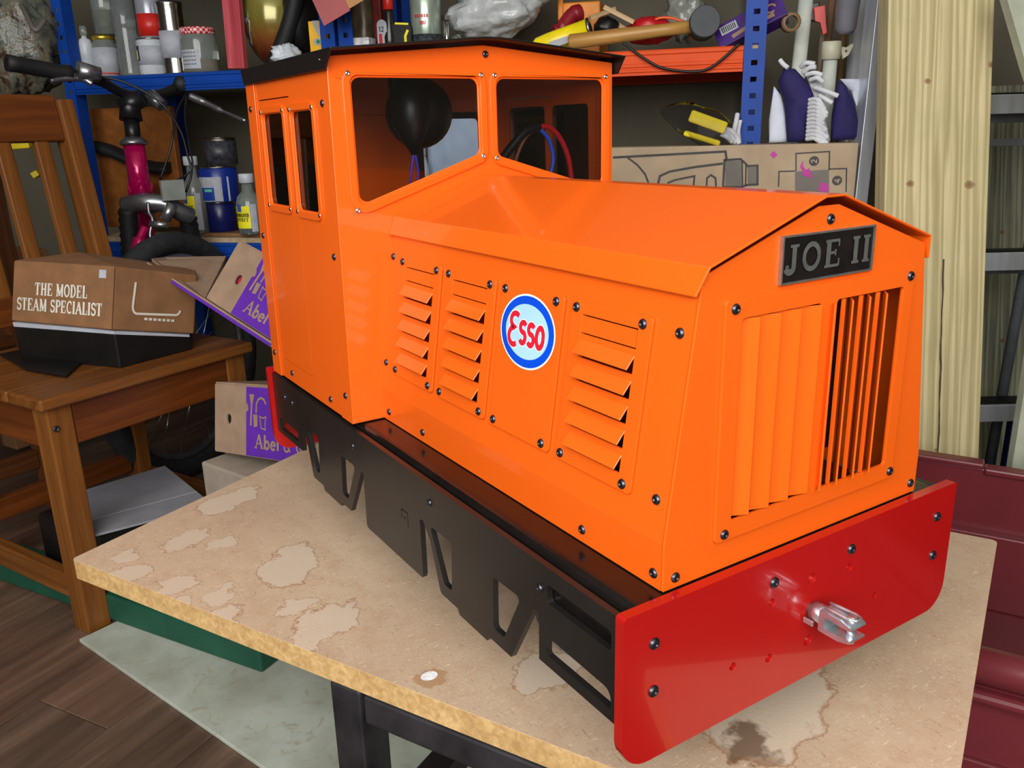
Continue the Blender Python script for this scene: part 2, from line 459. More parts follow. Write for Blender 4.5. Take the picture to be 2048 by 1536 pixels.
TA = Vector((-0.4186, 0.6268, 0)); TB = Vector((0.036, 0.864, 0)); TCc = Vector((0.4295, 0.0746, 0)); TD = Vector((-0.035, -0.143, 0))
TC = Vector(((TA.x + TCc.x) / 2, (TA.y + TCc.y) / 2, 0))
M_mdf = stain_mat()
M_edge = wood('mdf_edge', (204, 170, 116), (164, 128, 80), freq=160, rough=0.75, stretch=0.5)
M_steel = pm('bench_steel', (66, 64, 68), 0.42, 0.75, var=0.25, scale=22, bump=0.15, bscale=120)
tb = thing('work_table', 'low work table with stained fibreboard top under the orange locomotive', 'table', (TC.x, TC.y, FLOOR))
cs = rpoly([(p.x - TC.x, p.y - TC.y) for p in (TA, TB, TCc, TD)], 0.006, 4)
mb = MB(); mb.plate(cs, [], lambda a, b_, w: (a, b_, w), 0, -0.0228)
for i, f in enumerate(mb.f):
    if len(f) == 4: mb.mi[i] = 1
top = mb.build('tabletop', [M_mdf, M_edge], tb, 0.0012, Matrix.Translation((TC.x, TC.y, TABLE)))
spot = MB(); spot.disc((-0.189, 0.216), 0.0075, 0.006, lambda a, b_, w: (a, b_, w), TABLE + 0.0004, 18)
spot.build('paint_spot', pm('white_paint', (236, 238, 240), 0.5, var=0.12, scale=300), top, fix=False)
tu = (TB - TA).normalized(); tv = (TD - TA).normalized()
L1 = Vector((-0.228, 0.283, 0)); legs = [L1, L1 + tu * 0.33, L1 + tv * 0.36, L1 + tu * 0.33 + tv * 0.36]
for L in legs:
    mb = MB(); mb.box((-0.0175, -0.0175, FLOOR), (0.0175, 0.0175, TABLE - 0.0229))
    mb.build('leg', M_steel, tb, 0.003, frame((L.x, L.y, 0), tu, (-tu.y, tu.x, 0), (0, 0, 1)))
for a, b_, z in ((0, 2, -0.315), (1, 3, -0.315), (0, 1, -0.38), (0, 2, -0.207), (1, 3, -0.207)):
    p, q = legs[a], legs[b_]; dd = (q - p).normalized()
    wbar('rail', (p.x + dd.x * .018, p.y + dd.y * .018, z), (q.x - dd.x * .018, q.y - dd.y * .018, z), 0.03, 0.03, M_steel, tb)
# ------------------------------------------------------------------ the model locomotive
M_or = pm('orange_paint', (236, 98, 20), 0.30, var=0.02, scale=3, bump=0.03, bscale=420, coat=0.35)
M_red = pm('red_paint', (172, 20, 18), 0.22, var=0.02, scale=3, bump=0.02, bscale=300, coat=0.6)
M_blk = pm('black_plate', (30, 28, 27), 0.34, var=0.15, scale=14, bump=0.05, bscale=500)
M_blkg = pm('black_gloss', (20, 17, 16), 0.16, var=0.2, scale=30, bump=0.10, bscale=180)
M_gun = pm('screw_steel', (74, 74, 82), 0.28, 0.9, var=0.2, scale=400)
M_chr = pm('chrome', (215, 218, 222), 0.12, 1.0, var=0.05, scale=200)
M_zinc = pm('zinc_plate', (206, 216, 224), 0.22, 0.85, var=0.10, scale=90)
M_pane = glass_mat('clear_pane', (246, 246, 248), 1.45)
M_in = pm('cab_black_fitting', (16, 16, 20), 0.4)

XC = 0.0012
loco = thing('model_locomotive', 'orange model diesel locomotive with black frames and red buffer beams on the table', 'model locomotive', (0, 0.33, TABLE))
YF, YL, YR = 0.0, 0.4085, 0.6533
fm_xz = lambda y: (lambda u, v, w: (u, y + w, v))
fm_yz = lambda x: (lambda u, v, w: (x + w, u, v))

# screw meshes shared by all copies (head along +z)
def screw_mesh(name, r, mat, slot=False):
    mb = MB()
    mb.lathe([(r, 0), (r, r * .12), (r * .88, r * .34), (r * .62, r * .52), (r * .40, r * .58), (r * .38, r * .30), (0, r * .30)], n=18, cap=False)
    me = mb.build(name, mat).data
    ob = [o for o in COL.objects if o.data == me][0]; WORLD.pop(ob, None); bpy.data.objects.remove(ob)
    return me
ME_s = screw_mesh('screw', 0.0034, M_gun); ME_c = screw_mesh('screw_chrome', 0.0026, M_chr); ME_b = screw_mesh('screw_big', 0.0040, M_gun)
def screw(parent, p, n, me=None, name='screw'):
    z = Vector(n).normalized(); x = z.orthogonal().normalized(); y = z.cross(x)
    return place(name, me or ME_s, frame(p, x, y, z), parent)

# -- frames: footplate, skirts, beams, wheels
prof = [(-0.158, -0.034), (-0.158, -0.010)] + [(-0.149 + 0.009 * math.cos(math.radians(a)), -0.010 + 0.009 * math.sin(math.radians(a))) for a in (165, 150, 135, 120, 105)] + [(-0.149, -0.001)]
prof = prof + [(-x, z) for x, z in reversed(prof)]
inner = [(0.154, -0.034), (0.154, -0.005), (-0.154, -0.005), (-0.154, -0.034)]
mb = MB(); mb.smooth = False; mb.extrude(prof + inner, lambda u, v, w: (u, w, v), -0.0030, 0.6665)
mb.build('footplate', M_blkg, loco)

bot, mid = -0.1022, -0.1072
def half(c, sgn):
    pass
sk = [(0.001, -0.005), (0.001, -0.0822), (0.0852, -0.0822), (0.0845, -0.050), (0.0875, -0.0452), (0.0905, -0.0450), (0.1226, -0.1022), (0.154, -0.1022), (0.1575, -0.1072), (0.2010, -0.1072), (0.2045, -0.1025), (0.2310, -0.1025), (0.2345, -0.1005), (0.2480, -0.060), (0.2600, -0.0452), (0.2640, -0.0452), (0.2668, -0.0475), (0.2668, -0.1000),
      (0.2690, -0.1040), (0.3880, -0.1040), (0.3910, -0.1010), (0.3892, -0.0470), (0.3920, -0.0450), (0.3950, -0.0462), (0.4317, -0.1022), (0.4560, -0.1022), (0.4600, -0.1072), (0.5095, -0.1072), (0.5130, -0.1022), (0.5411, -0.1025), (0.5440, -0.1010), (0.5585, -0.0480), (0.5610, -0.0450), (0.5690, -0.0450), (0.5715, -0.0480), (0.5735, -0.0800), (0.6660, -0.0815), (0.6665, -0.005)]
w1 = rpoly([(0.1073, -0.0448), (0.1453, -0.0455), (0.1468, -0.0905), (0.1318, -0.0905)], 0.0035, 3)
w2 = rpoly([(0.2092, -0.0448), (0.2478, -0.0450), (0.2262, -0.0905), (0.2130, -0.0905)], 0.0035, 3)
w3 = rpoly([(0.4100, -0.0450), (0.4474, -0.0450), (0.4520, -0.0905), (0.4371, -0.0905)], 0.0035, 3)
w4 = rpoly([(0.5145, -0.0448), (0.5500, -0.0450), (0.5315, -0.0905), (0.5204, -0.0905)], 0.0035, 3)
e1 = rpoly([(0.0062, -0.0600), (0.0755, -0.0585), (0.0760, -0.0735), (0.0062, -0.0735)], [0.010, 0.004, 0.002, 0.002], 4)
e2 = rpoly([(0.5865, -0.0605), (0.6550, -0.0605), (0.6560, -0.0755), (0.5870, -0.0735)], [0.002, 0.006, 0.002, 0.010], 4)
e3 = rpoly(rect(0.0062, -0.0318, 0.0742, -0.0178), 0.003, 3)
lk = [[(0.2908, -0.0645), (0.2919, -0.0645), (0.2919, -0.0512), (0.3034, -0.0512), (0.3034, -0.0610), (0.3045, -0.0610), (0.3045, -0.0500), (0.2908, -0.0500)], circ(0.2978, -0.0575, 0.0016, 10)]
for sx, holes in ((-1, [w1, w2, w3, w4, e1, e2, e3, lk[0], lk[1]]), (1, [w1, w2, w3, w4, e1, e2])):
    mb = MB(); mb.plate(sk, holes, fm_yz(sx * 0.165), 0, -sx * 0.0048)
    s = mb.build('side_frame', M_blk, loco, 0.0004)
    if sx < 0:
        for y, z in ((0.4115, -0.0236), (0.2455, -0.0229), (0.0829, -0.0249), (0.6235, -0.0265), (0.5965, -0.0268)):
            screw(s, (-0.165, y, z), (-1, 0, 0))
        mb = MB(); mb.box((-0.1595, 0.004, -0.040), (-0.1585, 0.080, -0.010)); mb.build('bracket', M_blkg, s)
        screw(s, (-0.1596, 0.0085, -0.0275), (-1, 0, 0))

def beam(y0, y1, face):
    b0 = rpoly([(-0.17, -0.1085), (0.17, -0.1085), (0.17, 0.0008), (-0.17, 0.0008)], [0.022, 0.022, 0.003, 0.003], 8)
    hs = [circ(-0.0004, -0.0283, 0.0042, 16), circ(0.0406, -0.0330, 0.0034, 14), (circ(0.0758, -0.0676, 0.0026, 12)), circ(-0.0411, -0.0332, 0.0034, 14), circ(0.0006, -0.0778, 0.0042, 16), circ(-0.0400, -0.0764, 0.0034, 14), circ(-0.0755, -0.0687, 0.0030, 12)]
    mb = MB(); mb.plate(b0, hs, fm_xz(0), y0, y1)
    o = mb.build('buffer_beam', M_red, loco, 0.0009)
    mb = MB(); mb.box((-0.10, min(y0, y1) + 0.0035, -0.095), (0.10, max(y0, y1) - 0.0008, -0.012)); mb.build('backing_plate', M_red, o)
    for x, z in ((-0.1458, -0.0240), (-0.1455, -0.0578), (-0.0401, -0.0181), (0.0408, -0.0183), (0.1467, -0.0228), (0.1477, -0.0566)):
        screw(o, (x, face[0], z), (0, face[1], 0), ME_b)
    return o
beam(-0.0108, -0.0034, (-0.0108, -1)); beam(0.6668, 0.6742, (0.6742, 1))
for ya in (0.178, 0.487):
    mb = MB(); mb.cyl((-0.10, ya, -0.122), (0.10, ya, -0.122), 0.008); ax = mb.build('axle', M_gun, loco)
    for sx in (-1, 1):
        mb = MB(); mb.lathe([(0.010, -0.002), (0.030, 0.0), (0.034, 0.002), (0.0385, 0.002), (0.0388, 0.014), (0.0428, 0.0155), (0.0428, 0.020), (0.010, 0.020)], (sx * 0.083, ya, -0.122), (-sx, 0, 0), 40)
        mb.build('wheel', M_zinc, ax)
# drawbar clevis
cl = MB(); cl.lathe([(0.0040, 0), (0.0040, 0.004), (0.0068, 0.004), (0.0070, 0.0145), (0.0055, 0.0145)], (0, -0.0106, -0.0515), (0, -1, 0), 24)
cl = cl.build('drawbar', M_zinc, loco)
fk = MB(); side = rpoly([(-0.0240, -0.0595), (-0.0400, -0.0597), (-0.0485, -0.0575), (-0.0500, -0.0551), (-0.0405, -0.0551), (-0.0285, -0.0560), (-0.0285, -0.0475), (-0.0405, -0.0480), (-0.0500, -0.0480), (-0.0485, -0.0455), (-0.0400, -0.0435), (-0.0240, -0.0437)], 0.0008, 2)
fk.plate(side, [], lambda u, v, w: (w, u, v), -0.0078, 0.0078); fk = fk.build('fork', M_zinc, cl, 0.0016)
pn = MB(); pn.cyl((0.0, -0.0440, -0.0610), (0.0, -0.0440, -0.0410), 0.0028); pn.build('pin', M_zinc, cl)
cp = MB(); cp.tube([(-0.0035, -0.024, -0.0420), (-0.0042, -0.034, -0.0418), (-0.0045, -0.044, -0.0415), (-0.003, -0.0485, -0.0415), (0.0, -0.0495, -0.0415), (0.003, -0.0485, -0.0415), (0.0045, -0.044, -0.0415), (0.0042, -0.034, -0.0418), (0.0035, -0.024, -0.0420)], 0.0011, 8)
cp.build('spring_clip', M_zinc, cl)
tab = MB(); tab.box((-0.0085, -0.0200, -0.0590), (-0.0068, -0.0120, -0.0550)); tab.build('clip_tab', M_zinc, cl, 0.0005)

# -- hood
A0 = Vector((-0.1299, 0, 0.031)); SL = (Vector((-0.1062, 0, 0.1923)) - A0).normalized(); NL = Vector((-SL.z, 0, SL.x))
def fm_side(u, v, w): return A0 + SL * v + Vector((0, u, 0)) + NL * w      # w outwards
PAN = [(0.0335, 0.1135), (0.1232, 0.2032), (0.2128, 0.2928), (0.3025, 0.3825)]
ops = [rect(a + 0.012, 0.030, b - 0.012, 0.128) for a, b in (PAN[0], PAN[2], PAN[3])]
mb = MB(); mb.plate(rect(0.0022, 0, YL - 0.0002, 0.1625), ops, fm_side, 0, -0.0014)
mb.plate(rect(0.0022, -0.031, YL - 0.0002, 0.0003), [], lambda u, v, w: (A0.x - w, u, A0.z + v), 0, -0.0014)
hs = mb.build('hood_side', M_or, loco)
for y, v in ((0.4035, 0.1313), (0.4035, 0.0275), (0.0118, 0.1289), (0.0118, 0.0262)): screw(hs, fm_side(y, v, 0), NL)
for y in (0.0085, 0.0811, 0.3228, 0.3960): screw(hs, (A0.x, y, 0.031 - 0.0215), (-1, 0, 0))
mb = MB()
fmr = lambda u, v, w: (lambda p: Vector((-p.x, p.y, p.z)))(fm_side(u, v, w))
mb.plate(rect(0.0022, 0, YL - 0.0002, 0.1625), [], fmr, 0, -0.0014); mb.plate(rect(0.0022, -0.031, YL - 0.0002, 0.0003), [], lambda u, v, w: (-A0.x - w, u, A0.z + v), 0, 0.0014)
mb.build('hood_side', M_or, loco)

def slat(parent, a, b, v0):
    # pressed louvre: hinged at v0, lower edge standing off the panel
    th = 0.0010; q = MB()
    u0, u1 = a + 0.0118, b - 0.0118
    top_o, bot_o = (v0, 0.0022), (v0 - 0.0092, 0.0082)
    P = [(u, v, w) for u in (u0, u1) for v, w in (top_o, bot_o, (bot_o[0] - 0.0003, bot_o[1] - th), (top_o[0], top_o[1] - th))]
    i = [q.vert(fm_side(*p)) for p in P]
    for f in ((0, 1, 2, 3), (7, 6, 5, 4), (0, 4, 5, 1), (1, 5, 6, 2), (2, 6, 7, 3), (3, 7, 4, 0)): q.face([i[k] for k in f])
    q.build('louvre_slat', M_or, parent, 0.0003, seg=1)
for k in (0, 2, 3):
    a, b = PAN[k]
    slots = [rect(a + 0.0122, 0.1088 - 0.0161 * i - 0.0122, b - 0.0122, 0.1088 - 0.0161 * i - 0.0003) for i in range(5)]
    slots.append(rect(a + 0.0118, 0.1125, b - 0.0118, 0.1255))
    mb = MB(); mb.plate(rpoly(rect(a, 0.0213, b, 0.1345), 0.003, 4), slots, fm_side, 0.0007, 0.0024)
    pnl = mb.build('louvre_panel', M_or, loco, 0.0005)
    for i in range(5): slat(pnl, a, b, 0.1088 - 0.0161 * i)
    q = MB(); q.plate(rect(a + 0.0128, 0.1133, b - 0.0120, 0.1246), [], fm_side, 0.0004, 0.0017); q.build('blank_flap', M_or, pnl)
    for y in (a + 0.0080, b - 0.0050 if k == 0 else b - 0.0045):
        for v in (0.0262, 0.1291): screw(pnl, fm_side(y, v, 0.0024), NL)
a, b = PAN[1]
mb = MB(); mb.plate(rpoly(rect(a, 0.0213, b, 0.1345), 0.003, 4), [], fm_side, 0.0007, 0.0024)
pnl = mb.build('cover_panel', M_or, loco, 0.0005)
for y in (a + 0.0088, b - 0.0050):
    for v in (0.0260, 0.1292): screw(pnl, fm_side(y, v, 0.0024), NL)
# oval oil-company sticker; u runs backwards along the side so the text reads from the left
M_w = pm('sticker_white', (232, 240, 246), 0.35, var=0.02); M_b = pm('sticker_blue', (0, 74, 214), 0.35, var=0.03); M_lb = pm('sticker_pale_blue', (168, 212, 244), 0.35, var=0.02); M_rd = pm('sticker_red', (212, 30, 52), 0.35, var=0.02)
fs = lambda u, v, w: fm_side(0.1640 - u, 0.1018 + v, 0.0024 + w)
mb = MB(); mb.disc((0, 0), 0.0358, 0.0277, fs, 0.0002, 48); mb.m = 1; mb.disc((0, 0), 0.0343, 0.0263, fs, 0.00032, 48); mb.m = 2; mb.disc((0, 0), 0.0280, 0.0203, fs, 0.00044, 48)
def essoletters(wd, w):
    E = arc(-0.0155, 0.0062, 0.0058, 0.0052, 45, 262, 10) + arc(-0.0163, -0.0058, 0.0064, 0.0064, 98, 310, 10)
    mb.ribbon(E, wd, fs, w)
    for cx in (-0.0045, 0.0062):
        mb.ribbon(arc(cx, 0.0026, 0.0036, 0.0036, 30, 270, 10)[:-1] + arc(cx, -0.0050, 0.0036, 0.0040, 90, -150, 10), wd, fs, w)
    mb.ribbon(arc(0.0176, -0.0014, 0.0042, 0.0072, 0, 360, 24), wd, fs, w)
mb.m = 0; essoletters(0.0056, 0.00052); mb.m = 3; essoletters(0.0042, 0.00062)
mb.build('logo_sticker', [M_w, M_b, M_lb, M_rd], pnl, fix=False)['label'] = 'oval blue and white sticker with red lettering'

# hood front and grille
hf = [(-0.1299, 0.0), (0.1299, 0.0), (0.1299, 0.031), (0.1062, 0.1923), (0.0093, 0.2251), (-0.0093, 0.2251), (-0.1062, 0.1923), (-0.1299, 0.031)]
mb = MB(); mb.plate(hf, [rect(-0.077, 0.032, 0.085, 0.167)], fm_xz(0), 0.0, 0.0020)
hfo = mb.build('hood_front', M_or, loco, 0.0006)
screw(hfo, (XC, 0, 0.2166), (0, -1, 0)); screw(hfo, (-0.1199, 0, 0.0072), (0, -1, 0)); screw(hfo, (0.1229, 0, 0.0080), (0, -1, 0))
lo_ = rpoly(rect(-0.0757, 0.0338, -0.0035, 0.1647), 0.0025, 3); ro_ = rpoly(rect(0.0118, 0.0340, 0.0828, 0.1650), 0.0025, 3)
mb = MB(); mb.plate(rpoly(rect(-0.0892, 0.0213, 0.0935, 0.1770), 0.003, 4), [lo_, ro_], fm_xz(0), -0.0026, -0.0002)
gr = mb.build('grille_panel', M_or, loco, 0.0006)
for x, z in ((-0.0816, 0.1712), (0.0888, 0.1716), (-0.0813, 0.0260), (0.0899, 0.0268)): screw(gr, (x, -0.0026, z), (0, -1, 0))
def vane(x0, y0, x1, y1, z0, z1, th=0.0011):
    d = Vector((x1 - x0, y1 - y0)).normalized(); n = Vector((-d.y, d.x)) * th
    q = MB(); q.plate([(x0, y0), (x1, y1), (x1 + n.x, y1 + n.y), (x0 + n.x, y0 + n.y)], [], lambda u, v, w: (u, v, w), z0, z1)
    q.build('grille_slat', M_or, gr, 0.0003, seg=1)
ed = [-0.0757, -0.0605, -0.0420, -0.0233, -0.0038]
for i in range(4): vane(ed[i] - (0.003 if i else 0), 0.0022, ed[i + 1] - 0.0012, -0.0046, 0.0350, 0.1640)
for i in range(4):
    x0 = 0.0036 + 0.0179 * i; x1 = 0.0189 + 0.0179 * i
    vane(x0, -0.0080, x0 + 0.0125, 0.0042, 0.0352, 0.1640, 0.0012)
    if i < 3: q = MB(); q.box((x1 - 0.0002, -0.0026, 0.0345), (x1 + 0.0016, -0.0004, 0.1645)); q.build('grille_bar', M_or, gr)
# things seen through the grille
q = MB(); q.box((0.012, 0.050, 0.03), (0.09, 0.052, 0.17)); bp = q.build('bulkhead', M_in, loco)
for k in range(5):
    q = MB(); q.box((0.030 + 0.004 * (k % 2), 0.045, 0.060 + 0.020 * k), (0.075, 0.0495, 0.0625 + 0.020 * k)); q.build('terminal', M_chr, bp)

# nameplate
M_np = pm('nameplate_black', (22, 18, 18), 0.4, var=0.3, scale=80); M_ns = pm('nameplate_silver', (168, 172, 170), 0.35, 0.85, var=0.08, scale=120)
fn = lambda u, v, w: (u, -w, v)
mb = MB(); mb.plate(rect(-0.0435, 0.1806, 0.0445, 0.2098), [], fn, 0.0, 0.0020); npo = mb.build('nameplate', M_np, loco, 0.0003)
mb = MB(); mb.plate(rect(-0.0437, 0.1804, 0.0447, 0.2100), [rect(-0.0425, 0.1816, 0.0435, 0.2088)], fn, 0.0, 0.0026); mb.build('border', M_ns, npo)
for k, (ch, u, wd) in enumerate((('J', -0.0405, 1.06), ('O', -0.0258, 1.18), ('E', -0.0050, 1.10), ('I', 0.0218, 1.12), ('I', 0.0325, 1.12))):
    mb = MB(); lettering(mb, ch, fn, u, 0.1872, 0.0168, 0.0027, wide=wd, centre=False, fat=1.45); mb.build('letter', M_ns, npo, fix=False)

# hood roof: folded sheet
def sheet(pts, y0, y1, th, name, mat, parent, bev=0.0):
    """folded sheet running along y; pts (x, z), y0/y1 per point"""
    N = len(pts); off = []
    for i, p in enumerate(pts):
        p = Vector(p); a = Vector(pts[i - 1]) if i else None; c = Vector(pts[i + 1]) if i < N - 1 else None
        d1 = (p - a).normalized() if a is not None else (c - p).normalized(); d2 = (c - p).normalized() if c is not None else d1
        n1 = Vector((d1.y, -d1.x)); n2 = Vector((d2.y, -d2.x)); m = (n1 + n2).normalized(); off.append(p + m * (th / max(0.5, m.dot(n1))))
    mb = MB()
    ring = [[mb.vert((p[0], y, p[1])) for p, y in zip(pts, ys)] for ys in (y0, y1)]
    rin = [[mb.vert((p.x, y, p.y)) for p, y in zip(off, ys)] for ys in (y0, y1)]
    for i in range(N - 1):
        mb.face([ring[0][i], ring[0][i + 1], ring[1][i + 1], ring[1][i]]); mb.face([rin[0][i + 1], rin[0][i], rin[1][i], rin[1][i + 1]])
        for k in (0, 1): mb.face([ring[k][i + 1], ring[k][i], rin[k][i], rin[k][i + 1]])
    for i in (0, N - 1): mb.face([ring[0][i], ring[1][i], rin[1][i], rin[0][i]])
    return mb.build(name, mat, parent, bev)
rp = [(-0.1124, 0.1817), (-0.1057, 0.1984), (-0.0091, 0.2317), (0.0091, 0.2317), (0.1057, 0.1984), (0.1124, 0.1817)]
sheet(rp, [-0.0005] + [-0.0042] * 4 + [-0.0005], [YL - 0.0003] * 6, 0.0016, 'hood_roof', M_or, loco, 0.0012)

# -- cab
def inset(poly, d):
    """offset a convex polygon outwards by d"""
    P = [Vector(p) for p in poly]; c = sum(P, Vector((0, 0))) / len(P); out = []
    for i, p in enumerate(P):
        a = (p - P[i - 1]).normalized(); b = (P[(i + 1) % len(P)] - p).normalized()
        n1 = Vector((a.y, -a.x)); n2 = Vector((b.y, -b.x))
        if n1.dot(p - c) < 0: n1 = -n1
        if n2.dot(p - c) < 0: n2 = -n2
        m = (n1 + n2).normalized(); q = p + m * (d / max(0.3, m.dot(n1))); out.append((q.x, q.y))
    return out
def window(parent, poly, r, fm, w_face, lip, chrome, n_out, back, screws=None, nm='window_frame'):
    """raised frame, pane behind it and a screw near every corner"""
    op = rpoly(poly, r, 5); outp = rpoly(inset(poly, lip), r + lip, 6)
    q = MB(); q.plate(outp, [op], fm, w_face, w_face + 0.0022); fr = q.build(nm, M_or, parent, 0.0007)
    g = MB(); g.plate(rpoly(inset(poly, 0.003), r, 4), [], fm, back, back - 0.0012); g.build('pane', M_pane, fr)
    for p in (screws or inset(poly, 0.0012)):
        if n_out: screw(fr, fm(p[0], p[1], w_face + 0.0016), n_out, ME_c)
    return fr
cfp = [(-0.1641, 0.0), (0.1641, 0.0), (0.1605, 0.325), (0.1585, 0.3405), (0.0, 0.3535), (-0.1585, 0.3405), (-0.1605, 0.325)]
wl = [(-0.1408, 0.2078), (-0.0058, 0.2510), (-0.0058, 0.3248), (-0.1408, 0.3248)]
wr = [(2 * XC + 0.0075 + 0.1390, 0.2078 + 0.0), (2 * XC + 0.0075 + 0.1390, 0.3248), (0.0122, 0.3248), (0.0122, 0.2485)]
fcf = lambda u, v, w: (u, YL - w, v)
mb = MB(); mb.plate(cfp, [rpoly(inset(wl, -0.002), 0.008, 4), rpoly(inset(wr, -0.002), 0.008, 4)], fcf, 0.0, -0.0020)
cf = mb.build('cab_front', M_or, loco, 0.0008)
window(cf, wl, 0.0075, fcf, 0.0, 0.0070, 1, (0, -1, 0), -0.0022); window(cf, wr, 0.0075, fcf, 0.0, 0.0070, 1, (0, -1, 0), -0.0022)
screw(cf, (0.0022, YL, 0.3452), (0, -1, 0))
# cab sides
B0 = Vector((-0.1641, 0, 0)); BS = (Vector((-0.1605, 0, 0.325)) - B0).normalized(); BN = Vector((-BS.z, 0, BS.x))
for sx in (-1, 1):
    def fcs(u, v, w, sx=sx):
        p = B0 + BS * v + Vector((0, u, 0)) + BN * w
        return Vector((-sx * p.x, p.y, p.z)) if sx > 0 else p
    nrm = Vector((BN.x * -sx, 0, BN.z))
    door = rpoly(rect(0.5160, 0.0246, 0.6168, 0.3108), 0.003, 3); dwin = [(0.5368, 0.2025), (0.6058, 0.2025), (0.6058, 0.2978), (0.5368, 0.2978)]
    fwin = [(0.4512, 0.2015), (0.5122, 0.2015), (0.5122, 0.2978), (0.4512, 0.2978)]
    gap = rpoly(rect(0.5153, 0.0239, 0.6175, 0.3120), 0.0035, 3)
    out = [(YL + 0.0005, 0.0), (YL + 0.028, 0.0), (YL + 0.0285, 0.0012), (0.6250, 0.0012), (0.6255, 0.0), (YR - 0.0005, 0.0), (YR - 0.0005, 0.3400), (YL + 0.0005, 0.3400)]
    mb = MB(); mb.plate(out, [gap, rpoly(inset(fwin, -0.001), 0.006, 4)], fcs, 0.0, -0.0018)
    cs_ = mb.build('cab_side', M_or, loco)
    q = MB(); q.plate(door, [rpoly(inset(dwin, -0.001), 0.006, 4)], fcs, 0.0, -0.0018); dr = q.build('cab_door', M_or, cs_)
    window(cs_, fwin, 0.0055, fcs, 0.0, 0.0068, 1, nrm if sx < 0 else None, -0.0022)
    window(cs_, dwin, 0.0055, fcs, 0.0, 0.0068, 1, nrm if sx < 0 else None, -0.0022)
    q = MB(); q.plate(rect(0.6250, 0.0, YR + 0.001, 0.335), [], fcs, 0.0002, 0.0016); q.build('corner_strip', M_or, cs_, 0.0005)
    if sx < 0:
        for y, v in ((0.4248, 0.3015), (0.4242, 0.1634), (0.4222, 0.0262), (0.4652, 0.0114), (0.5864, 0.0121)): screw(cs_, fcs(y, v, 0), nrm)
        for v in (0.3034, 0.1648, 0.0256): screw(cs_, fcs(0.6418, v, 0.0016), nrm)
# cab back
mb = MB(); rw1 = [(0.0460, 0.1900), (0.1395, 0.1900), (0.1395, 0.2958), (0.0460, 0.2958)]; rw2 = [(-0.1395, 0.1900), (-0.0460, 0.1900), (-0.0460, 0.2958), (-0.1395, 0.2958)]
fcr = lambda u, v, w: (u, YR + w, v)
mb.plate(cfp, [rpoly(rw1, 0.008, 4), rpoly(rw2, 0.008, 4)], fcr, 0.0, -0.0020); cr = mb.build('cab_rear', M_or, loco, 0.0006)
for w_ in (rw1, rw2):
    q = MB(); q.plate(rpoly(inset(w_, 0.002), 0.008, 5), [rpoly(inset(w_, -0.006), 0.006, 4)], fcr, -0.0025, -0.0045); q.build('window_gasket', M_in, cr)
    q = MB(); q.plate(rpoly(inset(w_, -0.001), 0.008, 4), [], fcr, -0.0012, -0.0002); q.build('pane', M_pane, cr)
mb = MB(); mb.box((-0.160, YL + 0.0025, 0.001), (0.160, YR - 0.0025, 0.003)); mb.build('cab_floor', M_or, loco)
# cab roof
rc = [(-0.1650, 0.3288), (-0.1636, 0.3458), (-0.010, 0.3592), (0.010, 0.3592), (0.1636, 0.3458), (0.1650, 0.3288)]
M_roof = pm('roof_black', (22, 18, 17), 0.38, var=0.15, scale=12, bump=0.05, bscale=300)
ro = sheet(rc, [YL - 0.0049] + [YL - 0.0189] * 4 + [YL - 0.0049], [0.650] + [0.663] * 4 + [0.650], 0.0022, 'cab_roof', M_roof, loco, 0.0006)
place('screw', ME_c, frame((-0.1646, YL + 0.0050, 0.3375), (0, 0, 0.3), (0, 0.3, 0), (-0.3, 0, 0)), ro)
# fittings inside the cab
mb = MB(); mb.lathe([(0, 0), (0.012, 0.0), (0.026, 0.010), (0.034, 0.022), (0.036, 0.030), (0.030, 0.034)], (-0.035, 0.470, 0.290), (0.25, 0.9, 0.1), 28); hb = mb.build('cab_lamp', M_in, loco)
mb = MB(); mb.lathe([(0.003, 0), (0.010, 0.012), (0.020, 0.030), (0.020, 0.080)], (-0.047, 0.475, 0.252), (0, 0.1, 1), 18); mb.build('lamp_cable_boot', M_in, hb)
M_cr = pm('cable_red', (196, 24, 40), 0.35); M_cb = pm('cable_blue', (40, 90, 220), 0.35); M_cv = pm('cable_violet', (80, 60, 190), 0.35); M_cn = pm('cable_brown', (120, 66, 36), 0.4); M_ck = pm('cable_black', (14, 14, 16), 0.4)
def curve3(pts, n=8):
    """smooth line through points"""
    P = [Vector(p) for p in pts]; P = [P[0] * 2 - P[1]] + P + [P[-1] * 2 - P[-2]]; out = []
    for i in range(1, len(P) - 2):
        for k in range(n):
            t = k / n; a, b, c, d = P[i - 1], P[i], P[i + 1], P[i + 2]
            out.append(0.5 * ((2 * b) + (c - a) * t + (2 * a - 5 * b + 4 * c - d) * t * t + (3 * b - a - 3 * c + d) * t ** 3))
    return out + [P[-2]]
def cable(name, pts, r, mat, parent=loco):
    mb = MB(); mb.tube(curve3(pts), r, 8); return mb.build(name, mat, parent)
yq = 0.440
cable('cable', [(0.083, yq, 0.276), (0.098, yq, 0.2765), (0.112, yq, 0.266), (0.123, yq, 0.247), (0.128, yq, 0.225), (0.130, yq, 0.190), (0.130, yq + .02, 0.05)], 0.0030, M_cr)
cable('cable', [(0.085, yq, 0.275), (0.070, yq, 0.268), (0.058, yq, 0.250), (0.050, yq, 0.225), (0.048, yq, 0.195), (0.05, yq + .02, 0.05)], 0.0020, M_cn)
cable('cable', [(0.088, yq, 0.274), (0.099, yq, 0.262), (0.104, yq, 0.243), (0.100, yq, 0.225), (0.095, yq, 0.195), (0.09, yq + .02, 0.05)], 0.0022, M_cb)
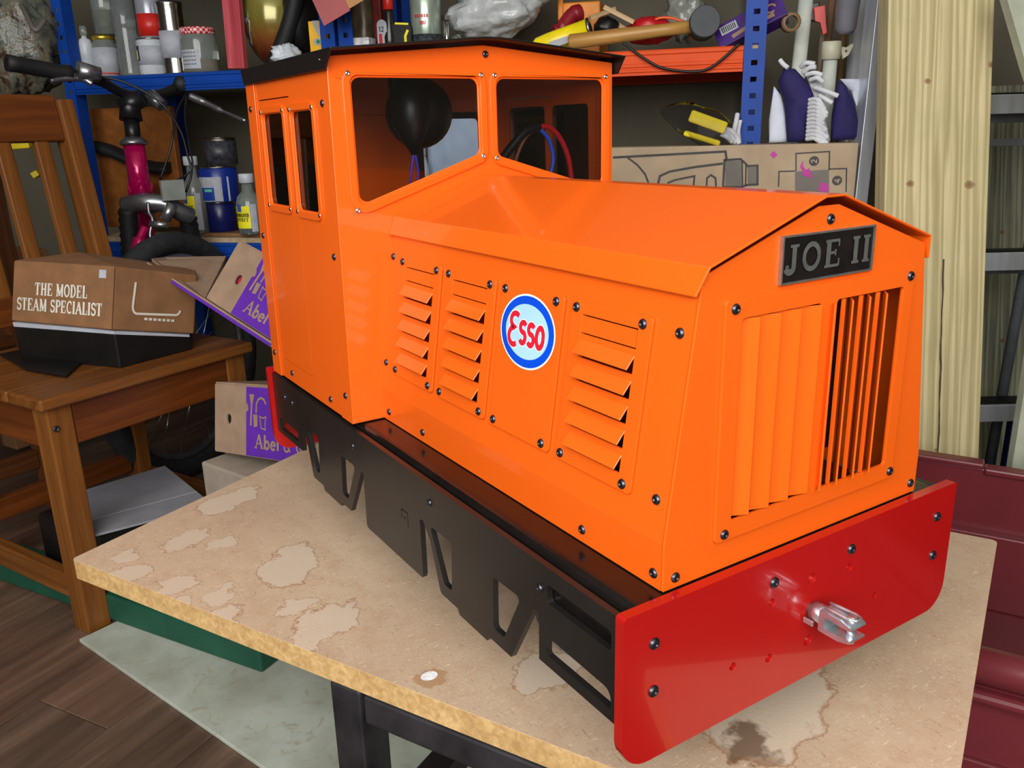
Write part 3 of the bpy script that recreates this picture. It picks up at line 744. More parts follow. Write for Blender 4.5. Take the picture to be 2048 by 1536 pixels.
cable('cable_sleeve', [(0.086, yq, 0.2775), (0.068, yq, 0.272), (0.048, yq, 0.255), (0.030, yq, 0.238), (0.01, yq + .01, 0.225), (0.0, yq + .02, 0.05)], 0.0050, M_ck)
for a in (-0.052, -0.044):
    cable('cable', [(-0.047, 0.475, 0.256), (a, 0.475, 0.235), (a - 0.001, 0.478, 0.21), (a + 0.004, 0.48, 0.16), (a, 0.48, 0.05)], 0.0015, M_cv)
# ------------------------------------------------------------------ pine chair
M_pine = wood('pine_lacquer', (130, 80, 34), (92, 52, 19), freq=60, rough=0.35, knots=7)
M_pine2 = wood('pine_lacquer_red', (112, 58, 21), (76, 36, 12), freq=60, rough=0.35, knots=9)
M_pined = wood('dark_stained_pine', (112, 66, 34), (70, 38, 18), freq=60, rough=0.4)
CN = Vector((-0.40, 1.087, 0)); ca = math.radians(25); CU = Vector((math.cos(ca), math.sin(ca), 0)); CV = Vector((-CU.y, CU.x, 0))
def ch(a, b, z): return CN + CU * a + CV * b + Vector((0, 0, z))
SEAT = -0.100
chair = thing('pine_chair', 'lacquered pine chair with slatted back standing left of the table', 'chair', ch(0.195, 0.19, FLOOR))
for k in range(4):
    b0 = -0.012 + k * 0.097
    mb = MB(); mb.box((0, 0, -0.020), (0.414, 0.095, 0))
    mb.build('seat_plank', M_pine, chair, 0.004, frame(ch(-0.012, b0, SEAT), CU, CV, (0, 0, 1)))
for a in (0.022, 0.368):
    wbar('leg', ch(a, 0.022, SEAT - 0.0205), ch(a, 0.022, FLOOR), 0.042, 0.042, M_pine, chair, up=CU)
    top = ch(a, 0.435, 0.352)
    wbar('back_post', ch(a, 0.372, FLOOR), ch(a, 0.366, SEAT), 0.032, 0.046, M_pine, chair, up=CV)
    wbar('back_post', ch(a, 0.366, SEAT - 0.004), top, 0.032, 0.044, M_pine, chair, up=CV)
wbar('apron', ch(0.044, 0.014, SEAT - 0.056), ch(0.346, 0.014, SEAT - 0.056), 0.020, 0.070, M_pine2, chair)
wbar('apron', ch(0.044, 0.372, SEAT - 0.056), ch(0.346, 0.372, SEAT - 0.056), 0.020, 0.070, M_pine2, chair)
for a in (0.014, 0.376):
    wbar('apron', ch(a, 0.044, SEAT - 0.056), ch(a, 0.35, SEAT - 0.056), 0.020, 0.070, M_pine2, chair)
    wbar('stretcher', ch(a + 0.004, 0.044, -0.445), ch(a + 0.004, 0.350, -0.445), 0.022, 0.044, M_pine, chair)
wbar('stretcher', ch(0.044, 0.372, -0.40), ch(0.346, 0.372, -0.40), 0.022, 0.044, M_pine2, chair)
def backpt(a, k): return ch(a, 0.366 + (0.435 - 0.366) * k, SEAT + (0.352 - SEAT) * k)
wbar('top_rail', backpt(0.038, 0.925), backpt(0.352, 0.925), 0.022, 0.088, M_pine2, chair, up=backpt(0, 1) - backpt(0, 0))
wbar('lower_rail', backpt(0.038, 0.15), backpt(0.352, 0.15), 0.022, 0.055, M_pine2, chair, up=backpt(0, 1) - backpt(0, 0))
for a in (0.082, 0.157, 0.232, 0.307):
    wbar('back_slat', backpt(a, 0.14), backpt(a, 0.85), 0.030, 0.014, M_pine, chair, up=CV)
mb = MB(); mb.lathe([(0.0055, 0), (0.005, 0.002), (0.003, 0.003), (0.003, 0.001), (0, 0.001)], ch(0.012, 0.0008, SEAT - 0.055), -CV, 16); mb.build('bolt', M_steel, chair)

# darker chair behind, only its posts and a rail show between the slats
c2 = thing('dark_chair', 'dark stained wooden chair behind the slats of the pine chair', 'chair', ch(0.20, 0.62, FLOOR))
for a in (0.03, 0.275): wbar('post', ch(a, 0.56, FLOOR), ch(a, 0.60, 0.290), 0.04, 0.05, M_pined, c2, up=CV)
for a in (0.03, 0.275): wbar('leg', ch(a, 0.88, FLOOR), ch(a, 0.88, -0.14), 0.04, 0.04, M_pined, c2, up=CV)
wbar('rail', ch(0.05, 0.598, 0.25), ch(0.255, 0.598, 0.25), 0.02, 0.07, M_pined, c2)
mb = MB(); mb.box((0, 0, -0.02), (0.30, 0.36, 0)); mb.build('seat', M_pined, c2, 0.004, frame(ch(0.0, 0.56, -0.12), CU, CV, (0, 0, 1)))
wbar('stretcher', ch(0.05, 0.575, -0.40), ch(0.255, 0.575, -0.40), 0.022, 0.04, M_pined, c2)

# ------------------------------------------------------------------ things on the chair
M_card = pm('cardboard_brown', (128, 90, 58), 0.8, var=0.07, scale=30, bump=0.12, bscale=160)
M_card2 = pm('cardboard_kraft', (152, 126, 104), 0.8, var=0.06, scale=30, bump=0.12, bscale=160)
M_cardg = pm('cardboard_grey', (132, 132, 138), 0.8, var=0.05, scale=20, bump=0.08, bscale=120)
M_cardp = pm('cardboard_pale', (150, 138, 124), 0.8, var=0.07, scale=25, bump=0.1, bscale=140)
M_ink = pm('white_print', (206, 200, 186), 0.8, var=0.05)
M_purp = pm('purple_print', (92, 36, 160), 0.7, var=0.06)
M_blackp = pm('black_plastic', (17, 16, 16), 0.42, var=0.2)
M_paper = pm('paper_sheet', (170, 174, 184), 0.7, var=0.05)

def basis(o, a, b):
    """orthonormal box frame: x from o to a, up towards b"""
    x = (a - o); lx = x.length; x.normalize(); z = (b - o); z = z - x * z.dot(x); lz = z.length; z.normalize()
    return x, z, z.cross(x), lx, lz
def carton(name, label, o, a, b, depth, mat, extra=None, tape=0.0, hole=None, width=None):
    """cardboard box from its front bottom-left corner o, bottom-right a, top-left b; parts: body plus what extra adds"""
    x, z, y, lx, lz = basis(o, a, b)
    if width: lx = width
    T = frame(o, x, y, z)
    ctr = T @ Vector((lx / 2, depth / 2, 0))
    th = thing(name, label, 'box', ctr)
    mb = MB(); mb.T = T
    mb.plate(rpoly(rect(0, 0, lx, lz), 0.003, 2), [hole(lx, lz)] if hole else [], lambda u, v, w: (u, w, v), 0, 0.003)
    mb.box((0, 0.003, 0.0), (0.003, depth, lz)); mb.box((lx - 0.003, 0.003, 0), (lx, depth, lz)); mb.box((0.003, depth - 0.003, 0), (lx - 0.003, depth, lz))
    mb.box((0.003, 0.003, 0), (lx - 0.003, depth - 0.003, 0.003))
    mb.build('body', mat, th)
    fl = MB(); fl.T = T; fl.box((0.001, 0.001, lz), (lx - 0.001, depth / 2 - 0.001, lz + 0.003)); fl.build('flap', mat, th, 0.0008)
    fl = MB(); fl.T = T; fl.box((0.001, depth / 2, lz), (lx - 0.001, depth - 0.001, lz + 0.003)); fl.build('flap', mat, th, 0.0008)
    if extra: extra(th, T, lx, lz, depth)
    return th
def steam(th, T, lx, lz, dp):
    f = lambda u, v, w: T @ Vector((u, -w, v))
    mb = MB(); lettering(mb, 'THE MODEL', f, lx * 0.50, lz * 0.46, lz * 0.20, 0.0006, 0.68, 0.05, fat=1.15); lettering(mb, 'STEAM SPECIALIST', f, lx * 0.485, lz * 0.20, lz * 0.20, 0.0006, 0.68, 0.05, fat=1.15)
    mb.build('lettering', M_ink, th, fix=False)
    mb = MB(); mb.plate(rect(lx * 0.86, lz * 0.80, lx * 0.93, lz * 0.93), [], f, 0.0002, 0.0008); mb.build('price_label', M_paper, th)
def endbox(th, T, lx, lz, dp):
    f = lambda u, v, w: T @ Vector((u, -w, v))
    mb = MB(); mb.ribbon([(lx * .24, lz * .78), (lx * .22, lz * .42)] + arc(lx * .27, lz * .38, lx * .05, lz * .10, 180, 270, 5) + [(lx * .72, lz * .30)] + arc(lx * .74, lz * .40, lx * .06, lz * .10, 270, 350, 5), 0.004, f, 0.0006)
    for k in range(7): mb.quad(f(lx * (.36 + .055 * k), lz * .185, .0006), f(lx * (.40 + .055 * k), lz * .185, .0006), f(lx * (.40 + .055 * k), lz * .225, .0006), f(lx * (.36 + .055 * k), lz * .225, .0006))
    mb.build('print', M_ink, th, fix=False)
so, sc_, sr = Vector((-0.4145, 1.3863, -0.0300)), Vector((-0.2753, 1.1984, -0.0327)), Vector((-0.1333, 1.2553, -0.0717))
snrm = (sc_ - so).cross(sr - sc_).normalized()
if snrm.z < 0: snrm = -snrm
SH_ = 0.108
th = thing('carton', 'brown carton lettered THE MODEL STEAM SPECIALIST lying on the pine chair', 'box', sc_)
mb = MB(); base = [so, sc_, sr, sr + Vector((0.02, 0.10, 0)), so + Vector((0.11, 0.05, 0))]
i0 = [mb.vert(p_) for p_ in base]; i1 = [mb.vert(p_ + snrm * SH_) for p_ in base]
for k in range(5): mb.face([i0[k], i0[(k + 1) % 5], i1[(k + 1) % 5], i1[k]])
mb.face(i0[::-1]); mb.face(i1); mb.build('body', M_card, th, 0.003)
x1 = (sc_ - so).normalized(); x2 = (sr - sc_).normalized()
z1 = (snrm - x1 * snrm.dot(x1)).normalized(); z2 = (snrm - x2 * snrm.dot(x2)).normalized()
steam(th, frame(so + z1.cross(x1) * -0.0006, x1, z1.cross(x1), z1), (sc_ - so).length, SH_, 0.1)
endbox(th, frame(sc_ + z2.cross(x2) * -0.0006, x2, z2.cross(x2), z2), (sr - sc_).length, SH_, 0.1)
mb = MB(); T_ = frame(sc_ + z1.cross(x1) * -0.0006, x1, z1.cross(x1), z1); mb.T = T_; mb.box((-0.016, -0.0022, 0.001), (0.001, 0.0, SH_ - 0.001)); mb.build('corner_flap', M_card, th, 0.0006)
# papers and a black folder under the cartons
mb = MB(); zc = -0.0985
base = [so + x1 * 0.004, sc_ + x1 * 0.004, sr - x2 * 0.01, sr + Vector((0.01, 0.07, 0)), so + Vector((0.09, 0.05, 0))]
i0 = [mb.vert((p_.x, p_.y, min(p_.z, -0.034) - 0.006)) for p_ in base]; i1 = [mb.vert(p_ - snrm * 0.002) for p_ in base]
for k in range(5): mb.face([i0[k], i0[(k + 1) % 5], i1[(k + 1) % 5], i1[k]])
mb.face(i0[::-1]); mb.face(i1)
tag(mb.build('papers', M_paper), 'white papers lying under the brown lettered carton on the chair', 'papers')
mb = MB(); i1 = [mb.vert((p_.x, p_.y, min(p_.z, -0.034) - 0.0065)) for p_ in base]; i0 = [mb.vert((p_.x, p_.y, SEAT + 0.0005)) for p_ in base]
for k in range(5): mb.face([i0[k], i0[(k + 1) % 5], i1[(k + 1) % 5], i1[k]])
mb.face(i0[::-1]); mb.face(i1)
tag(mb.build('black_case', M_blackp, None, 0.002), 'black plastic case on the chair seat below the white papers', 'case')
mb = MB()
pl_ = [Vector((-0.4096, 1.2744, -0.0985)), Vector((-0.3576, 1.1812, -0.0985)), Vector((-0.2736, 1.3962, -0.0985)), Vector((-0.2017, 1.5273, -0.0985)), Vector((-0.3571, 1.4625, -0.0985)), Vector((-0.4419, 1.4254, -0.0985))]
outl = [(p.x, p.y) for p in pl_]
mb.plate(outl, [], lambda u, v, w: (u, v, w), -0.0985, -0.0945)
tag(mb.build('black_folder', M_blackp, None, 0.001), 'black plastic folder with a pointed corner on the chair seat', 'folder')

# ------------------------------------------------------------------ vegetable-box cartons beside the chair
def veg(th, T, lx, lz, dp, k0, txt=True):
    f = lambda u, v, w: T @ Vector((u, -w, v))
    mb = MB(); mb.quad(f(lx * k0, 0.001, 0.0006), f(lx - 0.001, 0.001, 0.0006), f(lx - 0.001, lz - 0.002, 0.0006), f(lx * k0, lz - 0.002, 0.0006)); mb.build('purple_panel', M_purp, th, fix=False)
    mb = MB(); u0 = lx * k0
    mb.poly([f(u0 + lz * x, lz * y, .0010) for x, y in ((.08, .88), (.20, .88), (.155, .74), (.135, .44), (.095, .44), (.115, .74))])
    mb.poly([f(u0 + lz * x, lz * y, .0010) for x, y in ((.0, .78), (.05, .72), (.06, .66), (.0, .62))])
    mb.ribbon([(u0 + lz * .24, lz * .62)] + [(u0 + lz * (.36 + .12 * math.cos(a)), lz * (.70 + .14 * math.sin(a))) for a in (3.4, 2.8, 2.2, 1.6, 1.0, .4)], lz * .03, f, .0010)
    mb.poly([f(u0 + lz * x, lz * y, .0010) for x, y in ((.17, .60), (.27, .60), (.275, .44), (.19, .42))])
    mb.ribbon([(u0 + lz * x, lz * y) for x, y in ((.33, .58), (.40, .56), (.47, .58), (.45, .48), (.46, .40), (.36, .42))], lz * .018, f, .0010, closed=True)
    lettering(mb, 'Abel & Cole', f, u0 + lz * 0.22, lz * 0.13, lz * 0.20, .0010, 1.0, 0.02, centre=False, fat=1.25)
    mb.build('print', M_card2, th, fix=False)
def rnd(u, v, rx, rz): return lambda lx, lz: [(u * lz + rx * lz * math.cos(2 * PI * i / 16), v * lz + rz * lz * math.sin(2 * PI * i / 16)) for i in range(16)]
# tall pale carton on the floor carries the lower purple carton
go, ga, gb = Vector((-0.1909, 1.0964, -0.3408)), Vector((-0.0972, 0.8430, -0.2957)), Vector((-0.1596, 1.0969, -0.2497))
gx = (ga - go); gx.z = 0; gx.normalize()
gT = frame((go.x, go.y, FLOOR), gx, (-gx.y, gx.x, 0), (0, 0, 1))
vb_o, vb_a, vb_b = Vector((-0.1530, 1.1157, -0.2544)), Vector((-0.0733, 0.8908, -0.2239)), Vector((-0.1408, 1.1606, -0.1421))
gtop = min(vb_o.z, vb_a.z) - 0.012
th = thing('pale_carton', 'pale grey carton standing on the floor under the purple cartons', 'box', gT @ Vector((0.14, 0.10, 0)))
mb = MB(); mb.T = gT; mb.box((-0.01, 0.015, 0.0), (0.27, 0.215, gtop - FLOOR)); mb.build('body', M_cardp, th, 0.004)
f_ = lambda u, v, w: gT @ Vector((u, 0.015 - w, v))
mb = MB(); mb.ribbon([(0.125 + 0.010 * math.sin(k * 1.1), gtop - FLOOR - 0.025 - 0.0065 * k) for k in range(14)], 0.004, f_, 0.001); mb.build('print', pm('ink_navy', (40, 44, 80), 0.7), th, fix=False)
carton('veg_carton', 'kraft and purple carton lower of two, with a dark hand hole, beside the chair', vb_o, vb_a, vb_b, 0.19, M_card2, lambda *a: veg(*a, 0.395), hole=rnd(0.36, 0.50, 0.062, 0.075))
ub_o, ub_a, ub_b = Vector((-0.1230, 1.1660, 0.0078)), Vector((-0.0697, 0.9791, -0.0402)), Vector((-0.0690, 1.2062, 0.1120))
ub = carton('veg_carton', 'kraft and purple carton upper of two, tilted, with a red thing in its hand hole', ub_o, ub_a, ub_b, 0.20, M_card2, lambda *a: veg(*a, 0.33), hole=rnd(0.44, 0.49, 0.07, 0.08), width=0.235)
xu, zu, yu, lxu, lzu = basis(ub_o, ub_a, ub_b)
mb = MB(); mb.lathe([(0, 0), (0.014, 0.002), (0.020, 0.010), (0.014, 0.018), (0, 0.020)], ub_o + xu * 0.44 * lzu + zu * 0.48 * lzu + yu * 0.0055, yu, 16)
tag(mb.build('red_fruit', pm('red_skin', (168, 44, 66), 0.5, var=0.2, scale=80)), 'red fruit showing through the hand hole of the tilted carton', 'fruit')
# flattened carton the upper one leans on
xf, yf, zf = xu, yu, zu; fo = ub_o - zu * 0.001 - xu * 0.185 - yu * 0.012; Lf = 0.40
th = thing('flat_carton', 'flattened kraft carton with purple edge sloping under the tilted carton', 'box', fo + xf * Lf / 2 + yf * 0.12 - zf * 0.012)
mb = MB(); mb.T = frame(fo, xf, yf, zf); mb.box((0, 0, -0.0035), (Lf, 0.26, 0)); mb.build('upper_layer', M_card2, th, 0.001)
mb = MB(); mb.T = frame(fo, xf, yf, zf); mb.box((0.01, 0.001, -0.0085), (Lf, 0.26, -0.0037)); mb.build('lower_layer', M_card2, th, 0.001)
mb = MB(); mb.T = frame(fo, xf, yf, zf); mb.quad((0.075, 0.0004, -0.0085), (Lf, 0.0004, -0.0085), (Lf, 0.0004, -0.0036), (0.075, 0.0004, -0.0036)); mb.build('purple_edge', M_purp, th, fix=False)

mb = MB(); tri_ = [Vector((-0.1685, 1.3676, 0.0590)), Vector((-0.1268, 1.1617, 0.0063)), Vector((-0.1081, 1.2033, 0.0004)), Vector((-0.0153, 1.4314, 0.0417)), Vector((-0.1246, 1.4772, 0.0456))]
i0 = [mb.vert(p_) for p_ in tri_]; i1 = [mb.vert(p_ - Vector((0, 0, 0.005))) for p_ in tri_]
mb.face(i0); mb.face(i1[::-1])
for k in range(5): mb.face([i0[k], i0[(k + 1) % 5], i1[(k + 1) % 5], i1[k]])
mb.build('open_flap', M_card2, th)
# ------------------------------------------------------------------ on the floor
M_green = pm('green_paint', (22, 74, 56), 0.5, var=0.10, scale=12)
mb = MB(); ga_, gb_ = Vector((-0.1918, 0.8069, -0.5200)), Vector((-0.4625, 1.2786, -0.5200))
gd = (gb_ - ga_).normalized(); Lg = (gb_ - ga_).length + 0.12
mb.T = frame(ga_, gd, (gd.y, -gd.x, 0), (0, 0, 1)); mb.box((0, -0.0, 0.0072), (Lg, 0.06, 0.055))
tag(mb.build('green_plank', M_green, None, 0.004), 'long dark green painted plank lying on the floor under the table', 'plank')
def mat_board():
    m, nt, b = new_mat('pale_board'); v = coords(nt)
    n1 = noise(nt, v, 7, 5, 0.6); n2 = noise(nt, v, 28, 4, 0.7, 1.5)
    c = ramp(nt, n1, [(0.35, lin((150, 152, 138))), (0.6, lin((176, 184, 172)))])
    c = mix_col(nt, ramp(nt, n2, [(0.56, (0, 0, 0, 1)), (0.72, (0.6, 0.6, 0.6, 1))]), c, lin((142, 116, 84)))
    nt.links.new(c, b.inputs['Base Color']); b.inputs['Roughness'].default_value = 0.6; return m
m1, m2, m3 = Vector((-0.4157, 1.0744, -0.5130)), Vector((-0.3454, 1.0975, -0.5130)), Vector((-0.2487, 0.6052, -0.5130))
e1_ = (m3 - m1).normalized(); e2_ = Vector((-e1_.y, e1_.x, 0)); 
mb = MB(); mb.T = frame((m1.x, m1.y, FLOOR), e1_, e2_, (0, 0, 1)); mb.box((0, 0, 0.0004), (1.15, 0.34, 0.007))
tag(mb.build('floor_board', mat_board(), None, 0.001), 'pale stained board lying flat on the floor below the table', 'board')
# grey sheet on a dark crate under the chair
mb = MB(); g1, g2, g3, g4 = Vector((-0.3700, 1.1176, -0.3600)), Vector((-0.1682, 1.1253, -0.3600)), Vector((-0.2011, 1.3720, -0.3600)), Vector((-0.3564, 1.3343, -0.3600))
mb.plate([(g1.x, g1.y), (g2.x, g2.y), (g3.x, g3.y), (g4.x, g4.y)], [], lambda u, v, w: (u, v, w), -0.360, -0.356)
mb.ribbon([(g1.x * .7 + g4.x * .3, g1.y * .7 + g4.y * .3), (g2.x * .7 + g3.x * .3, g2.y * .7 + g3.y * .3)], 0.004, lambda u, v, w: (u, v, w), -0.3555)
for i in (-1,): mb.mi[i] = 1
tag(mb.build('grey_card_sheet', [M_cardg, M_paper], None), 'folded grey card sheet lying under the pine chair', 'card sheet')
mb = MB(); cx_ = (g1 + g3) / 2
mb.T = frame((cx_.x, cx_.y, FLOOR), CU, CV, (0, 0, 1)); mb.box((-0.12, -0.07, 0.0005), (0.10, 0.11, 0.1585))
tag(mb.build('dark_crate', M_blackp, None, 0.012), 'black plastic crate under the grey card sheet below the chair', 'crate')

# ------------------------------------------------------------------ bicycle behind the chair
M_mag = pm('magenta_paint', (196, 10, 92), 0.18, 0.35, var=0.08, coat=0.5); M_rub = pm('black_rubber', (22, 22, 24), 0.6, var=0.15, scale=60, bump=0.3, bscale=90)
M_alu = pm('cast_alloy', (150, 152, 156), 0.3, 0.9, var=0.1); M_cabl = pm('cable_housing', (20, 20, 22), 0.35); M_tyre = pm('tyre_rubber', (40, 40, 42), 0.7, var=0.2, scale=60, bump=0.5, bscale=120)
hub = Vector((-0.0735, 1.7231, -0.2821)); BZ = FLOOR + 0.295
hub.z = BZ
bk = thing('bicycle', 'magenta bicycle with black handlebar grip leaning between the chair and the shelves', 'bicycle', (hub.x, hub.y, FLOOR))
ht, hb2 = Vector((-0.0859, 1.8767, 0.2627)), Vector((-0.0872, 1.8700, 0.1382))
def bpart(name, fn, mat, parent=bk): q = MB(); fn(q); return q.build(name, mat, parent)
bpart('head_tube', lambda q: q.cyl(ht, hb2, 0.024, 0.024, 20), M_mag)
bpart('headset', lambda q: q.lathe([(0.030, 0), (0.031, 0.006), (0.026, 0.012), (0.018, 0.018)], ht, ht - hb2, 20), M_alu)
stm = Vector((-0.0768, 1.8990, 0.3753))
bpart('stem', lambda q: (q.cyl(ht, Vector((-0.0812, 1.8899, 0.3248)), 0.017, 0.017, 18), q.cyl(Vector((-0.0823, 1.8885, 0.3192)), stm, 0.026, 0.020, 16), q.cyl(Vector((-0.0948, 1.9005, 0.3476)), Vector((-0.0512, 1.8805, 0.3689)), 0.024, 0.020, 14)), M_cabl)
gl0, gl1 = Vector((-0.3228, 1.7914, 0.4345)), Vector((-0.2020, 1.8320, 0.4160))
bar = bpart('handlebar', lambda q: q.tube(curve3([gl0, gl1, Vector((-0.1396, 1.8624, 0.4037)), stm, Vector((-0.0041, 1.9159, 0.3783)), Vector((0.0519, 1.9378, 0.4002)), Vector((0.0744, 1.9781, 0.4143))]), 0.0115, 12), M_cabl)
bpart('grip', lambda q: q.lathe([(0.010, 0), (0.0175, 0.002), (0.0165, 0.02), (0.0165, (gl1 - gl0).length - 0.01), (0.019, (gl1 - gl0).length), (0.012, (gl1 - gl0).length + 0.003)], gl0, gl1 - gl0, 20), M_rub)
bpart('grip', lambda q: q.lathe([(0.0, 0), (0.015, 0.003), (0.0195, 0.012), (0.0195, 0.02), (0.0165, 0.03), (0.0165, 0.10)], Vector((0.0488, 1.9041, 0.4041)), Vector((0.1, 0.9, -0.1)), 20), M_rub)
bpart('brake_lever', lambda q: q.tube(curve3([Vector((-0.1613, 1.8235, 0.3951)), Vector((-0.1794, 1.8264, 0.4055)), Vector((-0.2202, 1.8148, 0.4045)), Vector((-0.2443, 1.8035, 0.3996))]), [0.007] * 8 + [0.006] * 8 + [0.005] * 9, 10), M_alu)
bpart('lever_clamp', lambda q: q.cyl(Vector((-0.1866, 1.8252, 0.4240)), Vector((-0.1421, 1.8307, 0.4145)), 0.020, 0.016, 14), M_alu)
bpart('brake_lever', lambda q: q.tube(curve3([Vector((0.0632, 1.9086, 0.3734)), Vector((0.0912, 1.8851, 0.3572)), Vector((0.1207, 1.8465, 0.3360)), Vector((0.1584, 1.7889, 0.3109))]), [0.010] * 8 + [0.008] * 8 + [0.0045] * 9, 10), M_alu)
bpart('shifter', lambda q: q.cyl(Vector((-0.0290, 1.9060, 0.3756)), Vector((-0.0086, 1.8838, 0.3498)), 0.017, 0.015, 12), M_alu)
for c in ([(190,152,1.88), (250,165,1.9), (320,205,1.92), (360,260,1.95), (375,310,1.97), (381,330,1.98)], [(370,190,2.03), (355,220,2.0), (345,270,1.98), (342,300,1.98)], [(372,190,2.03), (370,235,2.0), (378,290,1.97), (380,350,1.96), (368,385,1.97)], [(290,350,1.97), (320,368,1.96), (350,380,1.96)]):
    pass
bpart('cable', lambda q: q.tube(curve3([Vector((-0.1503, 1.8479, 0.4134)), Vector((-0.0926, 1.8310, 0.3991)), Vector((-0.0296, 1.7999, 0.3546)), Vector((0.0047, 1.7934, 0.2935)), Vector((0.0138, 1.7922, 0.2371)), Vector((0.0167, 1.7883, 0.1972)), Vector((-0.0025, 1.7845, 0.1523))]), 0.0028, 8), M_cabl)
bpart('cable', lambda q: q.tube(curve3([Vector((0.0510, 1.8931, 0.3773)), Vector((0.0198, 1.8623, 0.3398)), Vector((-0.0012, 1.8345, 0.2942)), Vector((-0.0165, 1.8280, 0.2492)), Vector((-0.0469, 1.8354, 0.1816))]), 0.0026, 8), M_cabl)
bpart('cable', lambda q: q.tube(curve3([Vector((0.0505, 1.8925, 0.3750)), Vector((0.0316, 1.8485, 0.3222)), Vector((0.0209, 1.7957, 0.2595)), Vector((0.0121, 1.7688, 0.2035)), Vector((-0.0435, 1.8039, 0.1688))]), 0.0026, 8), M_cabl)
bpart('top_tube', lambda q: q.cyl(ht.lerp(hb2, 0.2), ht + Vector((0.06, 0.36, -0.16)), 0.018), M_mag)
bpart('down_tube', lambda q: q.cyl(ht.lerp(hb2, 0.75), ht + Vector((0.04, 0.40, -0.45)), 0.028, 0.026), M_mag)
bpart('fork_crown', lambda q: (q.tube(curve3([Vector((-0.1324, 1.8328, 0.1270)), Vector((-0.0935, 1.7985, 0.1343)), Vector((-0.0530, 1.7834, 0.1291)), Vector((-0.0208, 1.7800, 0.1075)), Vector((0.0001, 1.7878, 0.0972))]), 0.021, 12), q.cyl(hb2, Vector((-0.0815, 1.8122, 0.1247)), 0.022)), M_alu)
bpart('fork_boot', lambda q: q.lathe([(0.019 + 0.003 * (k % 2), 0.009 * k) for k in range(13)], Vector((-0.1362, 1.8315, 0.0131)), Vector((-0.1303, 1.8242, 0.1067)) - Vector((-0.1362, 1.8315, 0.0131)), 18), M_rub)
bpart('fork_boot', lambda q: q.lathe([(0.019 + 0.003 * (k % 2), 0.009 * k) for k in range(12)], Vector((0.0113, 1.8438, -0.0027)), Vector((-0.0012, 1.8094, 0.0864)) - Vector((0.0113, 1.8438, -0.0027)), 18), M_rub)
bpart('fork_leg', lambda q: q.tube(curve3([Vector((-0.1003, 1.8069, 0.0767)), Vector((-0.1170, 1.7956, 0.0501)), Vector((-0.1340, 1.7844, 0.0063)), Vector((-0.1375, 1.7765, -0.0392)), Vector((-0.1354, 1.7707, -0.0860)), Vector((-0.1282, 1.7767, -0.1604))]), [0.010] * 8 + [0.016] * 33, 14), M_mag)
bpart('brake_arm', lambda q: (q.cyl(Vector((-0.0446, 1.7416, 0.1309)), Vector((-0.0656, 1.7424, 0.0961)), 0.012), q.cyl(Vector((-0.0963, 1.7590, 0.0881)), Vector((-0.0628, 1.7366, 0.0849)), 0.008)), M_alu)
bpart('wire', lambda q: q.tube(curve3([Vector((-0.0914, 1.7729, 0.1356)), Vector((-0.0935, 1.7663, 0.1135)), Vector((-0.0898, 1.7580, 0.0968)), Vector((-0.1007, 1.7531, 0.0639)), Vector((-0.0991, 1.7402, 0.0307)), Vector((-0.0944, 1.7312, 0.0139))]), 0.0035, 8), M_alu)
bpart('reflector', lambda q: q.cbox(Vector((-0.0389, 1.7490, 0.1617)), (0.05, 0.02, 0.045)), pm('reflector_grey', (120, 124, 120), 0.3))
# front wheel
WH = Vector((0.742, 0.668, 0)).normalized(); WN = WH.cross(Vector((0, 0, 1)))
R_ = 0.270
def wc(a, r): return hub + (WH * math.cos(a) + Vector((0, 0, 1)) * math.sin(a)) * r
ty = bpart('tyre', lambda q: q.tube([wc(2 * PI * i / 48, R_) for i in range(48)], 0.025, 12, True), M_tyre)
bpart('rim', lambda q: q.tube([wc(2 * PI * i / 48, R_ - 0.030) for i in range(48)], 0.010, 8, True), M_alu, ty)
bpart('hub', lambda q: q.cyl(hub - WN * 0.04, hub + WN * 0.04, 0.018), M_alu, ty)
for i in range(24):
    a = 2 * PI * i / 24; sg = 1 if i % 2 else -1
    bpart('spoke', lambda q: q.cyl(hub + WN * 0.03 * sg + (wc(a + 1.2 * (1 if i % 4 < 2 else -1), 0.02) - hub), wc(a, R_ - 0.03), 0.0012, 0.0012, 5), M_chr, ty)
sd = Vector((-0.0406, 2.1731, 0.2380))
sT = frame(sd, (-RT.x, -RT.y, 0.12), (RT.y, -RT.x, 0), (0, 0, 1))
def saddle(q):
    q.T = sT; q.smooth = True; rows = []
    for i in range(13):
        t = i / 12; hw = 0.018 + 0.062 * (t ** 1.8); zz = 0.012 * math.sin(t * 6) - 0.02 * t
        rows.append([q.vert((0.16 - 0.27 * t, hw * math.cos(PI * k / 8), zz + 0.030 * math.sin(PI * k / 8) ** 0.7 - 0.012)) for k in range(9)])
    for a, b in zip(rows, rows[1:]):
        for k in range(8): q.face([a[k], a[k + 1], b[k + 1], b[k]])
    q.smooth = False
    for a, b in zip(rows, rows[1:]): q.face([a[0], b[0], b[8], a[8]])
    q.face(rows[0]); q.face(rows[-1][::-1])
bpart('saddle', saddle, M_rub)
bpart('seat_post', lambda q: q.cyl(sd - Vector((0, 0, 0.02)), sd + Vector((0.03, -0.03, -0.20)), 0.013), M_alu)

